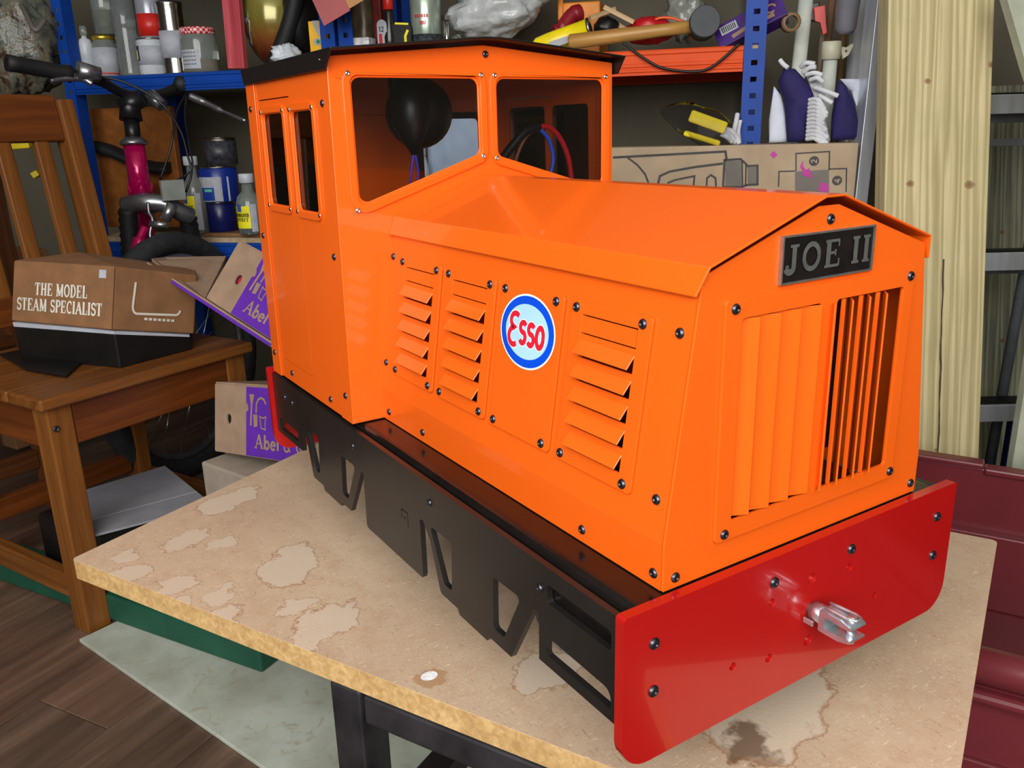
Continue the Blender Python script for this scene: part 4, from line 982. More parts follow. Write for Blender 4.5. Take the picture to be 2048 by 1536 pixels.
# ------------------------------------------------------------------ far left
from mathutils import noise as mnoise
def blob(mb, c, rad, amp, freq, seed, ax=None, nu=28, nv=18):
    c = Vector(c); A = ax or Matrix.Identity(3); mb.smooth = True; rows = []
    for j in range(nv + 1):
        th_ = PI * j / nv; row = []
        for i in range(nu):
            ph = 2 * PI * i / nu; dv = Vector((math.sin(th_) * math.cos(ph), math.sin(th_) * math.sin(ph), math.cos(th_)))
            k = 1 + amp * mnoise.noise(dv * freq + Vector((seed * 7.3, seed, 3))) + amp * 0.5 * mnoise.noise(dv * freq * 2.3 + Vector((seed, 5, 9)))
            row.append(mb.vert(c + A @ Vector((dv.x * rad[0] * k, dv.y * rad[1] * k, dv.z * rad[2] * k))))
        rows.append(row)
    for a, b in zip(rows, rows[1:]):
        for i in range(nu): mb.face([a[i], a[(i + 1) % nu], b[(i + 1) % nu], b[i]])
    mb.smooth = False
    return mb
def camo():
    m, nt, b = new_mat('mottled_bag'); v = coords(nt); n1 = noise(nt, v, 14, 3, 0.6, 1.0); n2 = noise(nt, v, 40, 3)
    c = ramp(nt, n1, [(0.38, lin((62, 42, 30))), (0.45, lin((104, 98, 80))), (0.55, lin((86, 94, 84))), (0.62, lin((40, 34, 28)))])
    nt.links.new(c, b.inputs['Base Color']); b.inputs['Roughness'].default_value = 0.35; add_bump(nt, b, n2, 0.6, 0.01); return m
mb = MB(); blob(mb, Vector((-0.2567, 2.2086, 0.5420)), (0.085, 0.07, 0.155), 0.35, 2.0, 3); tag(mb.build('hanging_bag', camo()), 'mottled plastic bag hanging at the far left above the chair', 'bag')
hk = MB(); hk.tube(curve3([Vector((-0.2557, 2.2464, 0.6493)), Vector((-0.2457, 2.1152, 0.5770)), Vector((-0.2342, 2.0658, 0.5282)), Vector((-0.2078, 2.0826, 0.5530))]), 0.006, 8); tag(hk.build('grey_hose', pm('grey_hose', (96, 90, 86), 0.4)), 'grey hose looped over the mottled bag', 'hose')
mb = MB(); mb.T = frame(rk(0, 0.10, 0), WD, ND, (0, 0, 1)); mb.box((-1.7378, 0, 0.045), (-1.4589, 0.02, 0.3563))
tag(mb.build('brown_board', wood('brown_board', (160, 96, 40), (120, 70, 26), 30), None, 0.002), 'brown board standing on the lower shelf behind the bicycle', 'board')
mb = MB(); mb.T = frame(Vector((-0.4463, 1.9825, -0.0785)), CU, CV, (0, 0, 1)); mb.box((0, 0, -0.38), (0.17, 0.12, 0.10)); 
tag(mb.build('carton', M_card, None, 0.003), 'plain brown carton behind the slats of the pine chair', 'box')
for px_, (c0, c1) in enumerate(((Vector((-0.3174, 2.2963, 0.2657)), Vector((-0.2726, 2.2688, 0.2681))), (Vector((-0.2826, 2.2472, 0.1902)), Vector((-0.2677, 2.2409, 0.1986))))):
    mb = MB(); mb.T = bar_matrix(c0, c1); mb.box((0, -0.012, -0.008), ((c1 - c0).length, 0.012, 0.008))
    tag(mb.build('yellow_clamp', pm('yellow_plastic', (210, 188, 30), 0.45), None, 0.003), ('yellow plastic clamp, upper one behind the chair back', 'yellow plastic clamp, lower one behind the chair back')[px_], 'clamp', 'yellow clamps behind the chair')
# ------------------------------------------------------------------ shelving along the back wall
M_blue = pm('rack_blue', (8, 62, 152), 0.5, var=0.06, scale=20, spec=0.3); M_orack = pm('rack_orange', (216, 78, 28), 0.55, var=0.05, scale=12, spec=0.25)
M_chip = wood('chipboard', (190, 170, 140), (150, 128, 96), 90, 0.8, 0.5)
SH = 0.4275
RKF = frame(rk(0, 0, 0), WD, ND, (0, 0, 1))
def post(parent, s, w, z1, flip=1, pitch=0.032, holes_from=0.10):
    """angle upright: perforated front flange and a plain side flange"""
    q = MB(); q.T = RKF; hs_ = []
    z = holes_from
    while z < z1 - 0.02:
        hs_.append(rect(s + w * .36, z, s + w * .66, z + 0.010)); z += pitch
    q.plate(rect(s, FLOOR, s + w, z1), hs_, lambda u, v, t: (u, t, v), -0.002, 0.0)
    q.box((s + w - 0.0025 if flip > 0 else s, 0.0, FLOOR), (s + w if flip > 0 else s + 0.0025, 0.036, z1))
    return q.build('upright', M_blue, parent, 0.0008)
def rbeam(parent, s0, s1, z0, z1, mat):
    """ribbed shelf beam"""
    h = z1 - z0
    pr = [(0.004, z0), (-0.002, z0), (-0.002, z0 + .10 * h), (-0.0045, z0 + .14 * h), (-0.0045, z0 + .22 * h), (-0.002, z0 + .26 * h), (-0.002, z0 + .30 * h), (-0.0045, z0 + .34 * h), (-0.0045, z0 + .44 * h), (-0.002, z0 + .48 * h), (-0.002, z0 + .78 * h), (-0.0045, z0 + .82 * h), (-0.0045, z0 + .94 * h), (-0.001, z1), (0.004, z1)]
    q = MB(); q.T = RKF; q.plate(pr, [], lambda u, v, w: (w, u, v), s0, s1)
    return q.build('beam', mat, parent)
SL0, SM0, SM1, SR0 = -1.6818, -0.9631, -0.9184, -0.0240
blue = thing('blue_shelving_unit', 'blue bolted shelving unit holding jars and tins at the left', 'shelving', rk((SL0 + SM0) / 2, 0.2, FLOOR))
post(blue, SL0, 0.028, 0.75, 1); post(blue, SM0, 0.036, 0.75, 1)
for s_ in (SL0, SM0): q = MB(); q.T = RKF; q.box((s_, 0.40, FLOOR), (s_ + 0.03, 0.43, 0.75)); q.build('rear_upright', M_blue, blue)
rbeam(blue, SL0 + 0.03, SM0 - 0.001, 0.386, 0.4268, M_blue)
q = MB(); q.T = RKF; q.box((SL0 + 0.002, 0.0045, 0.414), (SM0 + 0.02, 0.40, 0.427)); q.build('shelf_board', M_chip, blue)
q = MB(); q.T = RKF; q.box((SL0 + 0.002, 0.003, 0.018), (SM0 + 0.02, 0.40, 0.030)); q.build('shelf_board', M_chip, blue)
rbeam(blue, SL0 + 0.03, SM0 - 0.001, -0.022, 0.0175, M_blue)
orng = thing('orange_shelving_unit', 'shelving unit with orange beam and blue perforated uprights behind the locomotive', 'shelving', rk((SM1 + SR0) / 2, 0.2, FLOOR))
post(orng, SM1, 0.036, 0.75, -1); post(orng, SR0, 0.042, 0.75, 1)
for s_ in (SM1, SR0): q = MB(); q.T = RKF; q.box((s_, 0.40, FLOOR), (s_ + 0.03, 0.43, 0.75)); q.build('rear_upright', M_blue, orng)
rbeam(orng, SM1 + 0.037, SR0 - 0.001, 0.377, 0.4268, M_orack)
q = MB(); q.T = RKF; q.box((SM1 + 0.03, 0.395, 0.377), (SR0 - 0.001, 0.402, 0.4255)); q.build('beam', M_orack, orng)
q = MB(); q.T = RKF; q.box((SR0 + 0.03, 0.040, 0.377), (SR0 + 0.036, 0.395, 0.4255)); q.build('side_beam', M_orack, orng)
q = MB(); q.T = RKF; q.box((SM1 + 0.002, 0.0045, 0.414), (SR0 + 0.04, 0.40, 0.427)); q.build('shelf_board', M_chip, orng)
q = MB(); q.T = RKF; q.box((SM1 + 0.002, 0.003, 0.018), (SR0 + 0.04, 0.40, 0.030)); q.build('shelf_board', M_chip, orng)
q = MB(); q.T = RKF; q.box((SM1 + 0.002, 0.003, 0.700), (SR0 + 0.04, 0.40, 0.712)); q.build('shelf_board', M_chip, orng)
q = MB(); q.T = RKF; q.box((SL0 + 0.002, 0.003, 0.700), (SM0 + 0.02, 0.40, 0.712)); q.build('shelf_board', M_chip, blue)

# ------------------------------------------------------------------ round containers
M_tin = pm('tin_plate', (168, 166, 160), 0.22, 1.0, var=0.08, scale=60); M_gold = pm('gold_lid', (196, 168, 60), 0.3, 0.8); M_lab = pm('paper_label', (164, 168, 178), 0.6, var=0.05, scale=60)
M_white = pm('white_plastic', (186, 192, 200), 0.4); M_redp = pm('red_plastic', (190, 36, 30), 0.35); M_navy = pm('navy_enamel', (18, 24, 84), 0.3); M_yel = pm('yellow_label', (226, 216, 24), 0.5)
M_cgl = pm('bottle_glass', (186, 196, 190), 0.08, trans=0.75, var=0.05); M_ol = pm('jar_contents', (96, 92, 60), 0.4, var=0.3, scale=60); M_dgl = pm('dark_bottle', (34, 30, 26), 0.2)
M_ging = None
def gingham():
    m, nt, b = new_mat('gingham_lid'); v = coords(nt); ck = nt.nodes.new('ShaderNodeTexChecker'); ck.inputs['Scale'].default_value = 150
    ck.inputs['Color1'].default_value = lin((186, 28, 40)); ck.inputs['Color2'].default_value = lin((222, 190, 190)); nt.links.new(v, ck.inputs['Vector'])
    nt.links.new(ck.outputs['Color'], b.inputs['Base Color']); b.inputs['Roughness'].default_value = 0.4; return m
M_ging = gingham()
def band(r, z0, z1, bev=0.0): return [(0, z0), (r - bev, z0), (r, z0 + bev), (r, z1 - bev), (r - bev, z1), (0, z1)]
def round_thing(name, label, cat, c, r, z0, parts, group=None, n=28):
    """container standing at c (its height z0), parts: (name, profile as radius/height pairs, material)"""
    b = Vector((c.x, c.y, z0))
    if len(parts) == 1:
        q = MB(); q.lathe(parts[0][1], b, (0, 0, 1), n); return tag(q.build(parts[0][0] if False else name, parts[0][2]), label, cat, group)
    th = thing(name, label, cat, b, group)
    for nm, pr, mt in parts:
        q = MB(); q.lathe(pr, b, (0, 0, 1), n); q.build(nm, mt, th)
    return th
G1 = 'containers on the blue shelf'
r = 0.0179; h = 0.5418 - SH
round_thing('spray_bottle', 'slim clear white bottle at the left end of the blue shelf', 'bottle', rk(-1.6524, 0.0600, 0.4972), r, SH, [('bottle', [(0, 0), (r, 0), (r, h * .72), (r * .8, h * .82), (r * .35, h * .86), (r * .35, h * .9)], M_white), ('cap', band(r * .5, h * .9, h + .012, .002), M_cgl)], G1)
r = 0.0310; h = 0.5311 - SH
round_thing('jam_jar', 'glass jar with gold lid and white label edged in red', 'jar', rk(-1.6205, 0.0900, 0.4860), r, SH, [('jar', [(0, 0), (r, 0.003), (r, h * .78), (r * .85, h * .86), (r * .85, h * .9), (0, h * .9)], M_cgl), ('label', band(r + .0006, h * .06, h * .72), M_lab), ('red_strip', [(r + .001, h * .10), (r + .001, h * .13)], M_redp), ('lid', band(r * .92, h * .90, h, .002), M_gold)], G1)
z2 = SH + h + 0.0005; h2 = 0.6493 - z2
round_thing('jam_jar', 'greenish glass jar stacked on the jar with the white and red label', 'jar', rk(-1.6058, 0.0900, 0.5687), r, z2, [('jar', [(0, 0), (r * .95, 0.003), (r * .95, h2 * .8), (r * .8, h2 * .9), (0, h2 * .9)], M_cgl), ('contents', band(r * .86, 0.004, h2 * .5), M_ol), ('lid', band(r * .9, h2 * .9, h2, .002), M_dgl)], G1)
r = 0.0295; h = 0.6242 - SH
round_thing('ribbed_bottle', 'tall clear ribbed bottle with dark liquid between jar and aerosol', 'bottle', rk(-1.5561, 0.1000, 0.5078), r, SH, [('bottle', [(0, 0)] + [(r * (1.0 if k % 2 else .93), 0.004 + h * .035 * k) for k in range(18)] + [(r, h * .7), (r, h), (0, h)], pm('clear_pet', (150, 156, 156), 0.08, trans=0.6))], G1)
r = 0.0337; h = 0.5101 - SH
round_thing('white_tin', 'white tin with navy and yellow label under the red and grey aerosol', 'tin', rk(-1.4522, 0.0500, 0.4756), r, SH, [('tin', band(r, 0, h, .003), M_white), ('navy_label', [(r + .0006, h * .28), (r + .0006, h * .82)], M_lab), ('rim', band(r * 1.01, h, h + .002), M_tin)], G1)
f_ = lambda c, r_: (lambda u, v, w: (Vector((c.x, c.y, 0)) - ND * ((r_ * r_ - u * u) ** 0.5 + w) + WD * u + Vector((0, 0, v))))
cc = rk(-1.4522, 0.0500, 0.4756); q = MB(); fw_ = f_(cc, r)
def patch(name, mat, parent, fw, u0, u1, z0, z1, w=0.0012, n=6):
    q = MB()
    for k in range(n):
        a, b = u0 + (u1 - u0) * k / n, u0 + (u1 - u0) * (k + 1) / n
        q.quad(fw(a, z0, w), fw(b, z0, w), fw(b, z1, w), fw(a, z1, w))
    return q.build(name, mat, parent, fix=False)
wt = [o for o in COL.objects if o.name.startswith('white_tin') and o.type == 'EMPTY'][0]
patch('navy_patch', M_navy, wt, fw_, -r * .95, -r * .35, SH + h * .40, SH + h * .82); patch('yellow_patch', M_yel, wt, fw_, -r * .9, -r * .5, SH + h * .44, SH + h * .70, .0018)
z2 = SH + h + 0.0025; h2 = 0.115
round_thing('aerosol', 'grey aerosol with red lower band standing on the white tin', 'aerosol', rk(-1.4440, 0.0500, 0.5558), r * .92, z2, [('can', band(r * .9, 0, h2, .003), pm('aerosol_grey', (150, 152, 164), 0.25, 0.3)), ('red_band', [(r * .905, .004), (r * .905, h2 * .48)], M_redp)], G1)
r = 0.0309; h = 0.5922 - SH
round_thing('food_tin', 'shiny tin can with a torn white label beside the red-lidded jar', 'tin', rk(-1.3860, 0.0500, 0.4842), r, SH, [('can', [(0, 0), (r, 0), (r * 1.03, .002), (r, .005)] + [(r * (1 - .02 * (k % 2)), h * (.62 + .035 * k)) for k in range(8)] + [(r, h * .94), (r * 1.03, h * .97), (r * 1.03, h), (r * .95, h), (r * .95, h * .96), (0, h * .96)], M_tin), ('label', [(r + .0008, h * .22), (r + .0008, h * .60)], M_lab)], G1)
r = 0.0441; h = 0.5306 - SH
jj = round_thing('preserve_jar', 'squat glass jar with red gingham lid and handwritten white label', 'jar', rk(-1.3158, 0.0500, 0.4810), r, SH, [('jar', [(0, 0), (r * .95, 0), (r, .006), (r, h * .72), (r * .92, h * .84), (0, h * .84)], M_cgl), ('contents', band(r * .9, .004, h * .30), pm('amber_jam', (150, 96, 50), 0.4)), ('lid', band(r * .95, h * .84, h, .003), M_ging)], G1)
fj = f_(rk(-1.3158, 0.0500, 0.4810), r); pl2 = patch('label', M_lab, jj, fj, -r * .55, r * .55, SH + h * .08, SH + h * .50)
q = MB()
for k in range(4):
    for m_ in range(6): q.quad(*[fj(-r * .45 + r * .14 * m_ + dx, SH + h * (.42 - .085 * k) + dz, .0020) for dx, dz in ((0, 0), (r * .10, .001), (r * .10, .003), (0, .002))])
q.build('handwriting', pm('ink_grey', (84, 84, 100), 0.7), jj, fix=False)

def rbox(name, label, cat, s0, s1, t0, t1, z0, z1, mat, bev=0.0015, group=None, parent=None):
    q = MB(); q.T = RKF; q.box((s0, t0, z0), (s1, t1, z1)); o = q.build(name, mat, parent, bev)
    return tag(o, label, cat, group) if parent is None else o
# red plank
q = MB(); pT = frame(rk(-1.2085, 0.0300, 0.4329), (0, 0, 1), WD, ND); L = 0.26; q.box((0, -0.0227, 0), (L, 0.0227, 0.018))
tag(q.build('red_plank', wood('red_washed_wood', (196, 88, 96), (150, 40, 52), 60, 0.6, 0.05), None, 0.001, pT @ Matrix.Rotation(0.03, 4, 'Z')), 'red washed wooden plank standing on the blue shelf left of the helmet', 'plank')
# helmet
hm = thing('crash_helmet', 'gold and dark red motorcycle helmet with black visor strip on the blue shelf', 'helmet', Vector((rk(-1.1527, 0.1600, 0.5286).x, rk(-1.1527, 0.1600, 0.5286).y, SH)))
hc = rk(-1.1528, 0.1800, 0.5655); hc.z = SH + 0.128
def hel():
    m, nt, b = new_mat('helmet_gold'); v = coords(nt); sp = nt.nodes.new('ShaderNodeSeparateXYZ'); nt.links.new(v, sp.inputs[0])
    n1 = noise(nt, v, 8); zz = math_node(nt, 'ADD', sp.outputs['Z'], math_node(nt, 'MULTIPLY', n1, 0.03))
    nt.links.new(ramp(nt, math_node(nt, 'ADD', math_node(nt, 'MULTIPLY', math_node(nt, 'SUBTRACT', zz, SH), 4.0), 0.0), [(0.18, lin((92, 14, 16))), (0.34, lin((140, 84, 40))), (0.52, lin((128, 120, 50))), (0.9, lin((150, 146, 76)))]), b.inputs['Base Color'])
    b.inputs['Roughness'].default_value = 0.2; b.inputs['Metallic'].default_value = 0.3; b.inputs['Coat Weight'].default_value = 0.5; return m
A3 = Matrix((WD, ND, Vector((0, 0, 1)))).transposed()
q = MB(); blob(q, hc, (0.092, 0.12, 0.127), 0.0, 1, 1, A3, 36, 24); q.build('shell', hel(), hm)
q = MB(); pts = [hc + A3 @ Vector((0.065 * math.cos(a) + 0.045, -0.115 * math.cos(a) * 0.2 - 0.085, 0.118 * math.sin(a))) for a in [x * PI / 16 - 0.2 for x in range(0, 18)]]
q.tube([hc + A3 @ Vector((0.010 + 0.100 * k / 12 + 0.02 * math.sin(k / 12 * PI), -0.098, -0.128 + 0.25 * k / 12)) for k in range(13)], 0.021, 10); q.build('visor_strip', M_rub, hm)
q = MB(); blob(q, hc + A3 @ Vector((0.075, -0.03, 0.0)), (0.045, 0.075, 0.10), 0.0, 1, 1, A3, 24, 16); q.build('lining', M_blackp, hm)
q = MB(); fh = lambda u, v, w: hc + A3 @ Vector((-0.048 + u, -0.12 * max(0.05, 1 - ((-0.048 + u) / 0.092) ** 2 - ((-0.028 + v) / 0.127) ** 2) ** 0.5 - w, -0.028 + v)); q.ribbon([(0.000, 0.020), (-0.008, 0.0), (-0.005, -0.022), (0.008, -0.036), (0.014, -0.012), (0.022, 0.012), (0.014, 0.02), (0.010, 0.012), (0.004, 0.022)], 0.004, fh, 0.002, closed=True); q.build('badge', M_lab, hm, fix=False)
# crumpled white bag
q = MB(); blob(q, rk(-1.0663, 0.0200, 0.4541), (0.034, 0.02, 0.026), 0.42, 2.4, 11, None, 26, 18); bgo = q.build('crumpled_bag', pm('white_film', (196, 204, 214), 0.35, var=0.1, bump=0.5, bscale=60)); tag(bgo, 'crumpled white plastic bag beneath the helmet', 'bag')
rbox('green_cloth', 'bright green folded cloth beside the crumpled white bag', 'cloth', -1.0800, -1.0090, 0.05, 0.09, SH + .0005, SH + 0.022, pm('lime_cloth', (128, 176, 30), 0.7), 0.006)
yb = thing('yellow_packet', 'yellow and white packet standing beside the blue uprights', 'packet', rk(-1.0057, 0.06, SH))
rbox('packet', None, None, -1.0175, -0.9879, 0.05, 0.09, SH + .0003, 0.5298, pm('packet_yellow', (232, 178, 40), 0.5), 0.001, None, yb)
q = MB(); q.T = RKF; fp = lambda u, v, w: (u, 0.0495 - w, v)
su, zu_ = -0.9969, 0.4884
q.poly([fp(su + x, zu_ + z, .0006) for x, z in ((-0.010, 0.042), (0.006, 0.042), (0.006, 0.006), (-0.004, 0.022))]); q.disc((su, zu_ - 0.004), 0.010, 0.008, fp, .0006, 16); q.m = 1; q.disc((su + .002, zu_ - 0.004), 0.0045, 0.0045, fp, .0010, 14)
q.build('print', [M_lab, pm('print_green', (20, 130, 60), 0.5)], yb, fix=False)
# hanging red card
q = MB(); a_, b_, c_, d_ = rk(-0.9360, -0.1000, 0.5916), rk(-0.9030, -0.1000, 0.4990), rk(-0.8395, -0.1000, 0.5262), rk(-0.8691, -0.1000, 0.6066)
cT = frame(b_, (c_ - b_).normalized(), ND, ((a_ - b_) - (c_ - b_).normalized() * (a_ - b_).dot((c_ - b_).normalized())).normalized())
th = thing('red_card', 'dull red card sheet with a tan flap hanging above the cab roof', 'card', b_)
q.T = cT; q.box((0, 0, 0), ((c_ - b_).length, 0.003, 0.16)); q.build('sheet', pm('card_red', (164, 88, 88), 0.7, var=0.04), th)
q = MB(); q.T = cT; q.box(((c_ - b_).length + .0002, 0.0005, 0.004), ((c_ - b_).length + 0.05, 0.0032, 0.16)); q.build('flap', pm('card_tan', (178, 130, 84), 0.7, var=0.04), th)

# ------------------------------------------------------------------ bottles and tools over the cab
G2 = 'containers on the orange shelf'
r = 0.0287; h = 0.17
round_thing('brown_bottle', 'brown and green aerosol standing right of the blue uprights', 'aerosol', rk(-0.9081, 0.1200, 0.5234), r, SH, [('can', band(r, 0, h, .003), pm('brown_can', (92, 80, 62), 0.3, 0.2, var=0.3, scale=30))], G2)
rbox('small_box', 'small white and navy box lying in front of the brown aerosol', 'box', -0.9013, -0.8541, 0.02, 0.06, SH + .0003, 0.4852, pm('box_white', (210, 212, 220), 0.5, var=0.25, scale=70))
rbox('red_batten', 'dark red wooden batten standing behind the red-capped bottle', 'batten', -0.8700, -0.8497, 0.09, 0.12, SH + .0003, SH + 0.24, wood('red_batten', (124, 34, 26), (90, 20, 16), 50, 0.5))
r = 0.0172; h = 0.5428 - SH
gb = round_thing('glue_bottle', 'black bottle with red cap and white label numbered 12', 'bottle', rk(-0.8136, 0.0500, 0.5008), r, SH, [('bottle', [(0, 0), (r, 0), (r, h * .5), (r * .62, h * .95), (r * .55, h), (0, h)], M_dgl), ('cap', band(r * .72, h, h + .04, .001), M_redp)], G2)
lb = MB(); fl_ = f_(rk(-0.8223, 0.0500, 0.5012), r); 
fl3 = lambda u, v, w: rk(-0.8259, 0.0350, 0.4659) + WD * u - ND * w + Vector((0, 0, v))
lb.plate(rpoly(rect(-0.012, 0.0, 0.012, 0.056), [0.001, 0.001, 0.012, 0.012], 5), [], fl3, 0.0, 0.0008); lbo = lb.build('label', M_lab, gb)
lb = MB(); lb.quad(fl3(-.008, .001, .0012), fl3(0, .001, .0012), fl3(0, .026, .0012), fl3(-.008, .026, .0012)); lb.m = 1; lettering(lb, '12', fl3, -0.001, .030, .011, .0014, 1.0, 0.03); lb.build('print', [M_redp, M_dgl], lbo, fix=False)
tm = thing('tape_measure', 'black tape measure with yellow trim beside the red-capped bottle', 'tape measure', rk(-0.7810, 0.06, SH))
q = MB(); q.T = RKF; q.plate(rpoly(rect(-0.8079, SH + .0003, -0.7580, 0.5130), [.003, .003, .014, .014], 5), [], lambda u, v, w: (u, w, v), 0.04, 0.075); q.build('case', M_rub, tm, 0.002)
q = MB(); q.T = RKF; q.ribbon([(-0.7712, SH + .004), (-0.7715, 0.4850), (-0.7646, 0.4973)], 0.006, lambda u, v, w: (u, 0.0385 - w, v), 0); q.ribbon([(-0.7952, 0.5126), (-0.7625, 0.5098)], 0.004, lambda u, v, w: (u, 0.0385 - w, v), 0); q.build('yellow_trim', M_yel, tm, fix=False)
r = 0.0356; h = 0.19
sc2 = round_thing('spray_can', 'tall silver and green spray can behind the cab roof', 'aerosol', rk(-0.7346, 0.0800, 0.5209), r, SH, [('can', band(r, 0, h, .004), pm('can_green_silver', (150, 164, 150), 0.25, 0.5, var=0.25, scale=9)), ('lower_label', [(r + .0006, .004), (r + .0006, h * .32)], pm('label_dark', (44, 50, 52), 0.4, var=0.5, scale=120))], G2)
q = MB(); fcn = f_(rk(-0.7346, 0.0800, 0.5209), r)
for k, (u0, u1, z0, z1) in enumerate(((-.015, .018, .095, .102), (-.003, .012, .080, .088))): 
    for j in range(6): q.quad(*[fcn(u0 + (u1 - u0) * (j + a) / 6, SH + z, .0012) for a, z in ((.1, z0), (.8, z0), (.8, z1), (.1, z1))])
q.build('red_lettering', M_redp, sc2, fix=False)
bt = thing('chrome_bolt', 'chrome bolt standing on the shelf right of the spray can', 'bolt', Vector((rk(-0.6725, 0.0400, 0.4926).x, rk(-0.6725, 0.0400, 0.4926).y, SH)))
c_ = rk(-0.6725, 0.0400, 0.4926); c_.z = SH
q = MB(); q.cyl(c_, c_ + Vector((0, 0, 0.085)), .0055); q.build('shank', M_chr, bt); q = MB(); q.lathe([(0.012, 0), (0.012, .009), (0, .009)], c_ + Vector((0, 0, .0855)), (0, 0, 1), 6, smooth=False); q.build('head', M_chr, bt)
q = MB(); c_ = rk(-0.6522, 0.0500, 0.4925); c_.z = SH; q.lathe([(0, 0), (.013, 0), (.014, .006), (.010, .012), (.012, .03), (.014, .045), (.008, .055), (0, .055)], c_, (0, 0, 1), 16)
tag(q.build('brass_fitting', pm('plated_brass', (150, 160, 150), 0.2, 0.9, var=0.3, scale=90)), 'small plated pipe fitting beside the chrome bolt', 'fitting')

# bubble wrap
def film(name, col, tr=0.35):
    m, nt, b = new_mat(name); v = coords(nt)
    vo = nt.nodes.new('ShaderNodeTexVoronoi'); vo.inputs['Scale'].default_value = 70; nt.links.new(v, vo.inputs['Vector'])
    nt.links.new(ramp(nt, noise(nt, v, 30), [(0.3, lin(shade(col, .8))), (0.7, lin(col))]), b.inputs['Base Color'])
    b.inputs['Roughness'].default_value = 0.22; b.inputs['Transmission Weight'].default_value = tr; add_bump(nt, b, vo.outputs['Distance'], 0.35, 0.004); return m
M_film = film('bubble_film', (226, 232, 234), 0.25)
q = MB(); c_ = rk(-0.5868, 0.1200, 0.5278); blob(q, c_, (0.105, 0.07, 0.050), 0.22, 2.0, 5, A3 @ Matrix.Rotation(-0.12, 3, 'Y'), 40, 26); tag(q.build('bubble_wrap', M_film), 'bundle of clear bubble wrap lying above the cab roof', 'bubble wrap')
q = MB(); blob(q, rk(-0.5710, 0.2000, 0.5879), (0.12, 0.07, 0.05), 0.2, 2.0, 8, A3, 40, 26); tag(q.build('bubble_wrap', M_film), 'upper roll of clear bubble wrap behind the lower bundle', 'bubble wrap')
q = MB(); blob(q, rk(-0.1599, 0.2000, 0.5173), (0.04, 0.04, 0.05), 0.5, 2.6, 21, A3, 30, 20); tag(q.build('crumpled_film', film('clear_film', (176, 180, 172), .35)), 'crumpled clear film behind the rubber mallet', 'plastic film')
# orange crate, tools
ob = thing('orange_crate', 'orange plastic crate at the back of the orange shelf', 'crate', rk(-0.4130, 0.3, SH))
M_oc = pm('crate_orange', (222, 132, 30), 0.45)
rbox('tray', None, None, -0.4616, -0.3590, 0.25, 0.38, SH + .0003, 0.5614, M_oc, .004, None, ob); rbox('corner_post', None, None, -0.4594, -0.4472, 0.243, 0.2495, SH + .0003, 0.5745, M_oc, .002, None, ob)
q = MB(); c0, c1 = rk(-0.4390, 0.1000, 0.4843), rk(-0.3870, 0.1400, 0.5232); q.tube(curve3([c0, c0.lerp(c1, .35) + Vector((0, 0, -.004)), c0.lerp(c1, .7) + Vector((0, 0, .006)), c1]), [.012] * 6 + [.017] * 12 + [.019] * 7, 14); tag(q.build('red_tool', pm('dark_red_grip', (132, 22, 34), 0.4)), 'dark red rubber-handled tool above the yellow tube', 'tool')
tbq = thing('yellow_tube', 'yellow sealant tube with silver end lying behind the cab roof', 'tube', rk(-0.4152, 0.0500, 0.4550))
c0, c1 = rk(-0.4762, 0.0500, 0.4466), rk(-0.3532, 0.0500, 0.4792)
q = MB(); q.lathe([(.010, 0), (.018, .012), (.020, .04), (.021, (c1 - c0).length)], c0, c1 - c0, 20); q.build('tube', pm('tube_yellow', (236, 214, 20), 0.3), tbq)
q = MB(); q.lathe([(.0225, 0), (.0225, .006), (.016, .006)], c1, c1 - c0, 20); q.build('end_cap', M_tin, tbq)
q = MB(); q.T = bar_matrix(c0.lerp(c1, .35) - ND * .0205 + Vector((0, 0, -.010)), c0.lerp(c1, .85) - ND * .0205 + Vector((0, 0, -.010))); q.box((0, -.002, -.007), (.05, .002, .007)); q.build('label', M_lab, tbq)
q = MB(); blob(q, rk(-0.3247, 0.1200, 0.4876), (.028, .03, .022), 0.15, 2, 4, A3); tag(q.build('dark_grip', M_blackp), 'dark grey rubber grip lying behind the mallet handle', 'grip')
for k, (c0, c1) in enumerate(((rk(-0.3264, 0.1000, 0.5274), rk(-0.2601, 0.1000, 0.4925)), (rk(-0.3676, 0.1600, 0.5138), rk(-0.3163, 0.2000, 0.5345)), (rk(-0.3151, 0.1300, 0.5036), rk(-0.2701, 0.1300, 0.4744)))):
    wb = wbar('wooden_stick', c0, c1, .010, .010, wood('stick_%d' % k, (206, 178, 136), (170, 136, 96), 60, .6), None, bevel=.001)
    tag(wb, ('pale wooden stick sloping over the dark grip on the orange shelf', 'wooden stick lying in front of the orange crate', 'brown wooden stick just above the mallet handle')[k], 'stick', 'sticks on the orange shelf')
q = MB(); blob(q, rk(-0.2291, 0.1400, 0.4774), (.055, .04, .028), 0.25, 2, 9, A3); tag(q.build('red_pouch', pm('red_vinyl', (190, 28, 36), 0.35)), 'red vinyl pouch behind the mallet handle', 'pouch')
q = MB(); q.tube(curve3([rk(-0.2383, 0.1200, 0.4883), rk(-0.2059, 0.1200, 0.5008), rk(-0.1734, 0.1200, 0.4970), rk(-0.1494, 0.1200, 0.4836), rk(-0.1344, 0.1200, 0.4525)]), .003, 8); tag(q.build('orange_wire', pm('orange_wire', (226, 92, 40), 0.4)), 'orange wire curling over the red pouch', 'wire')
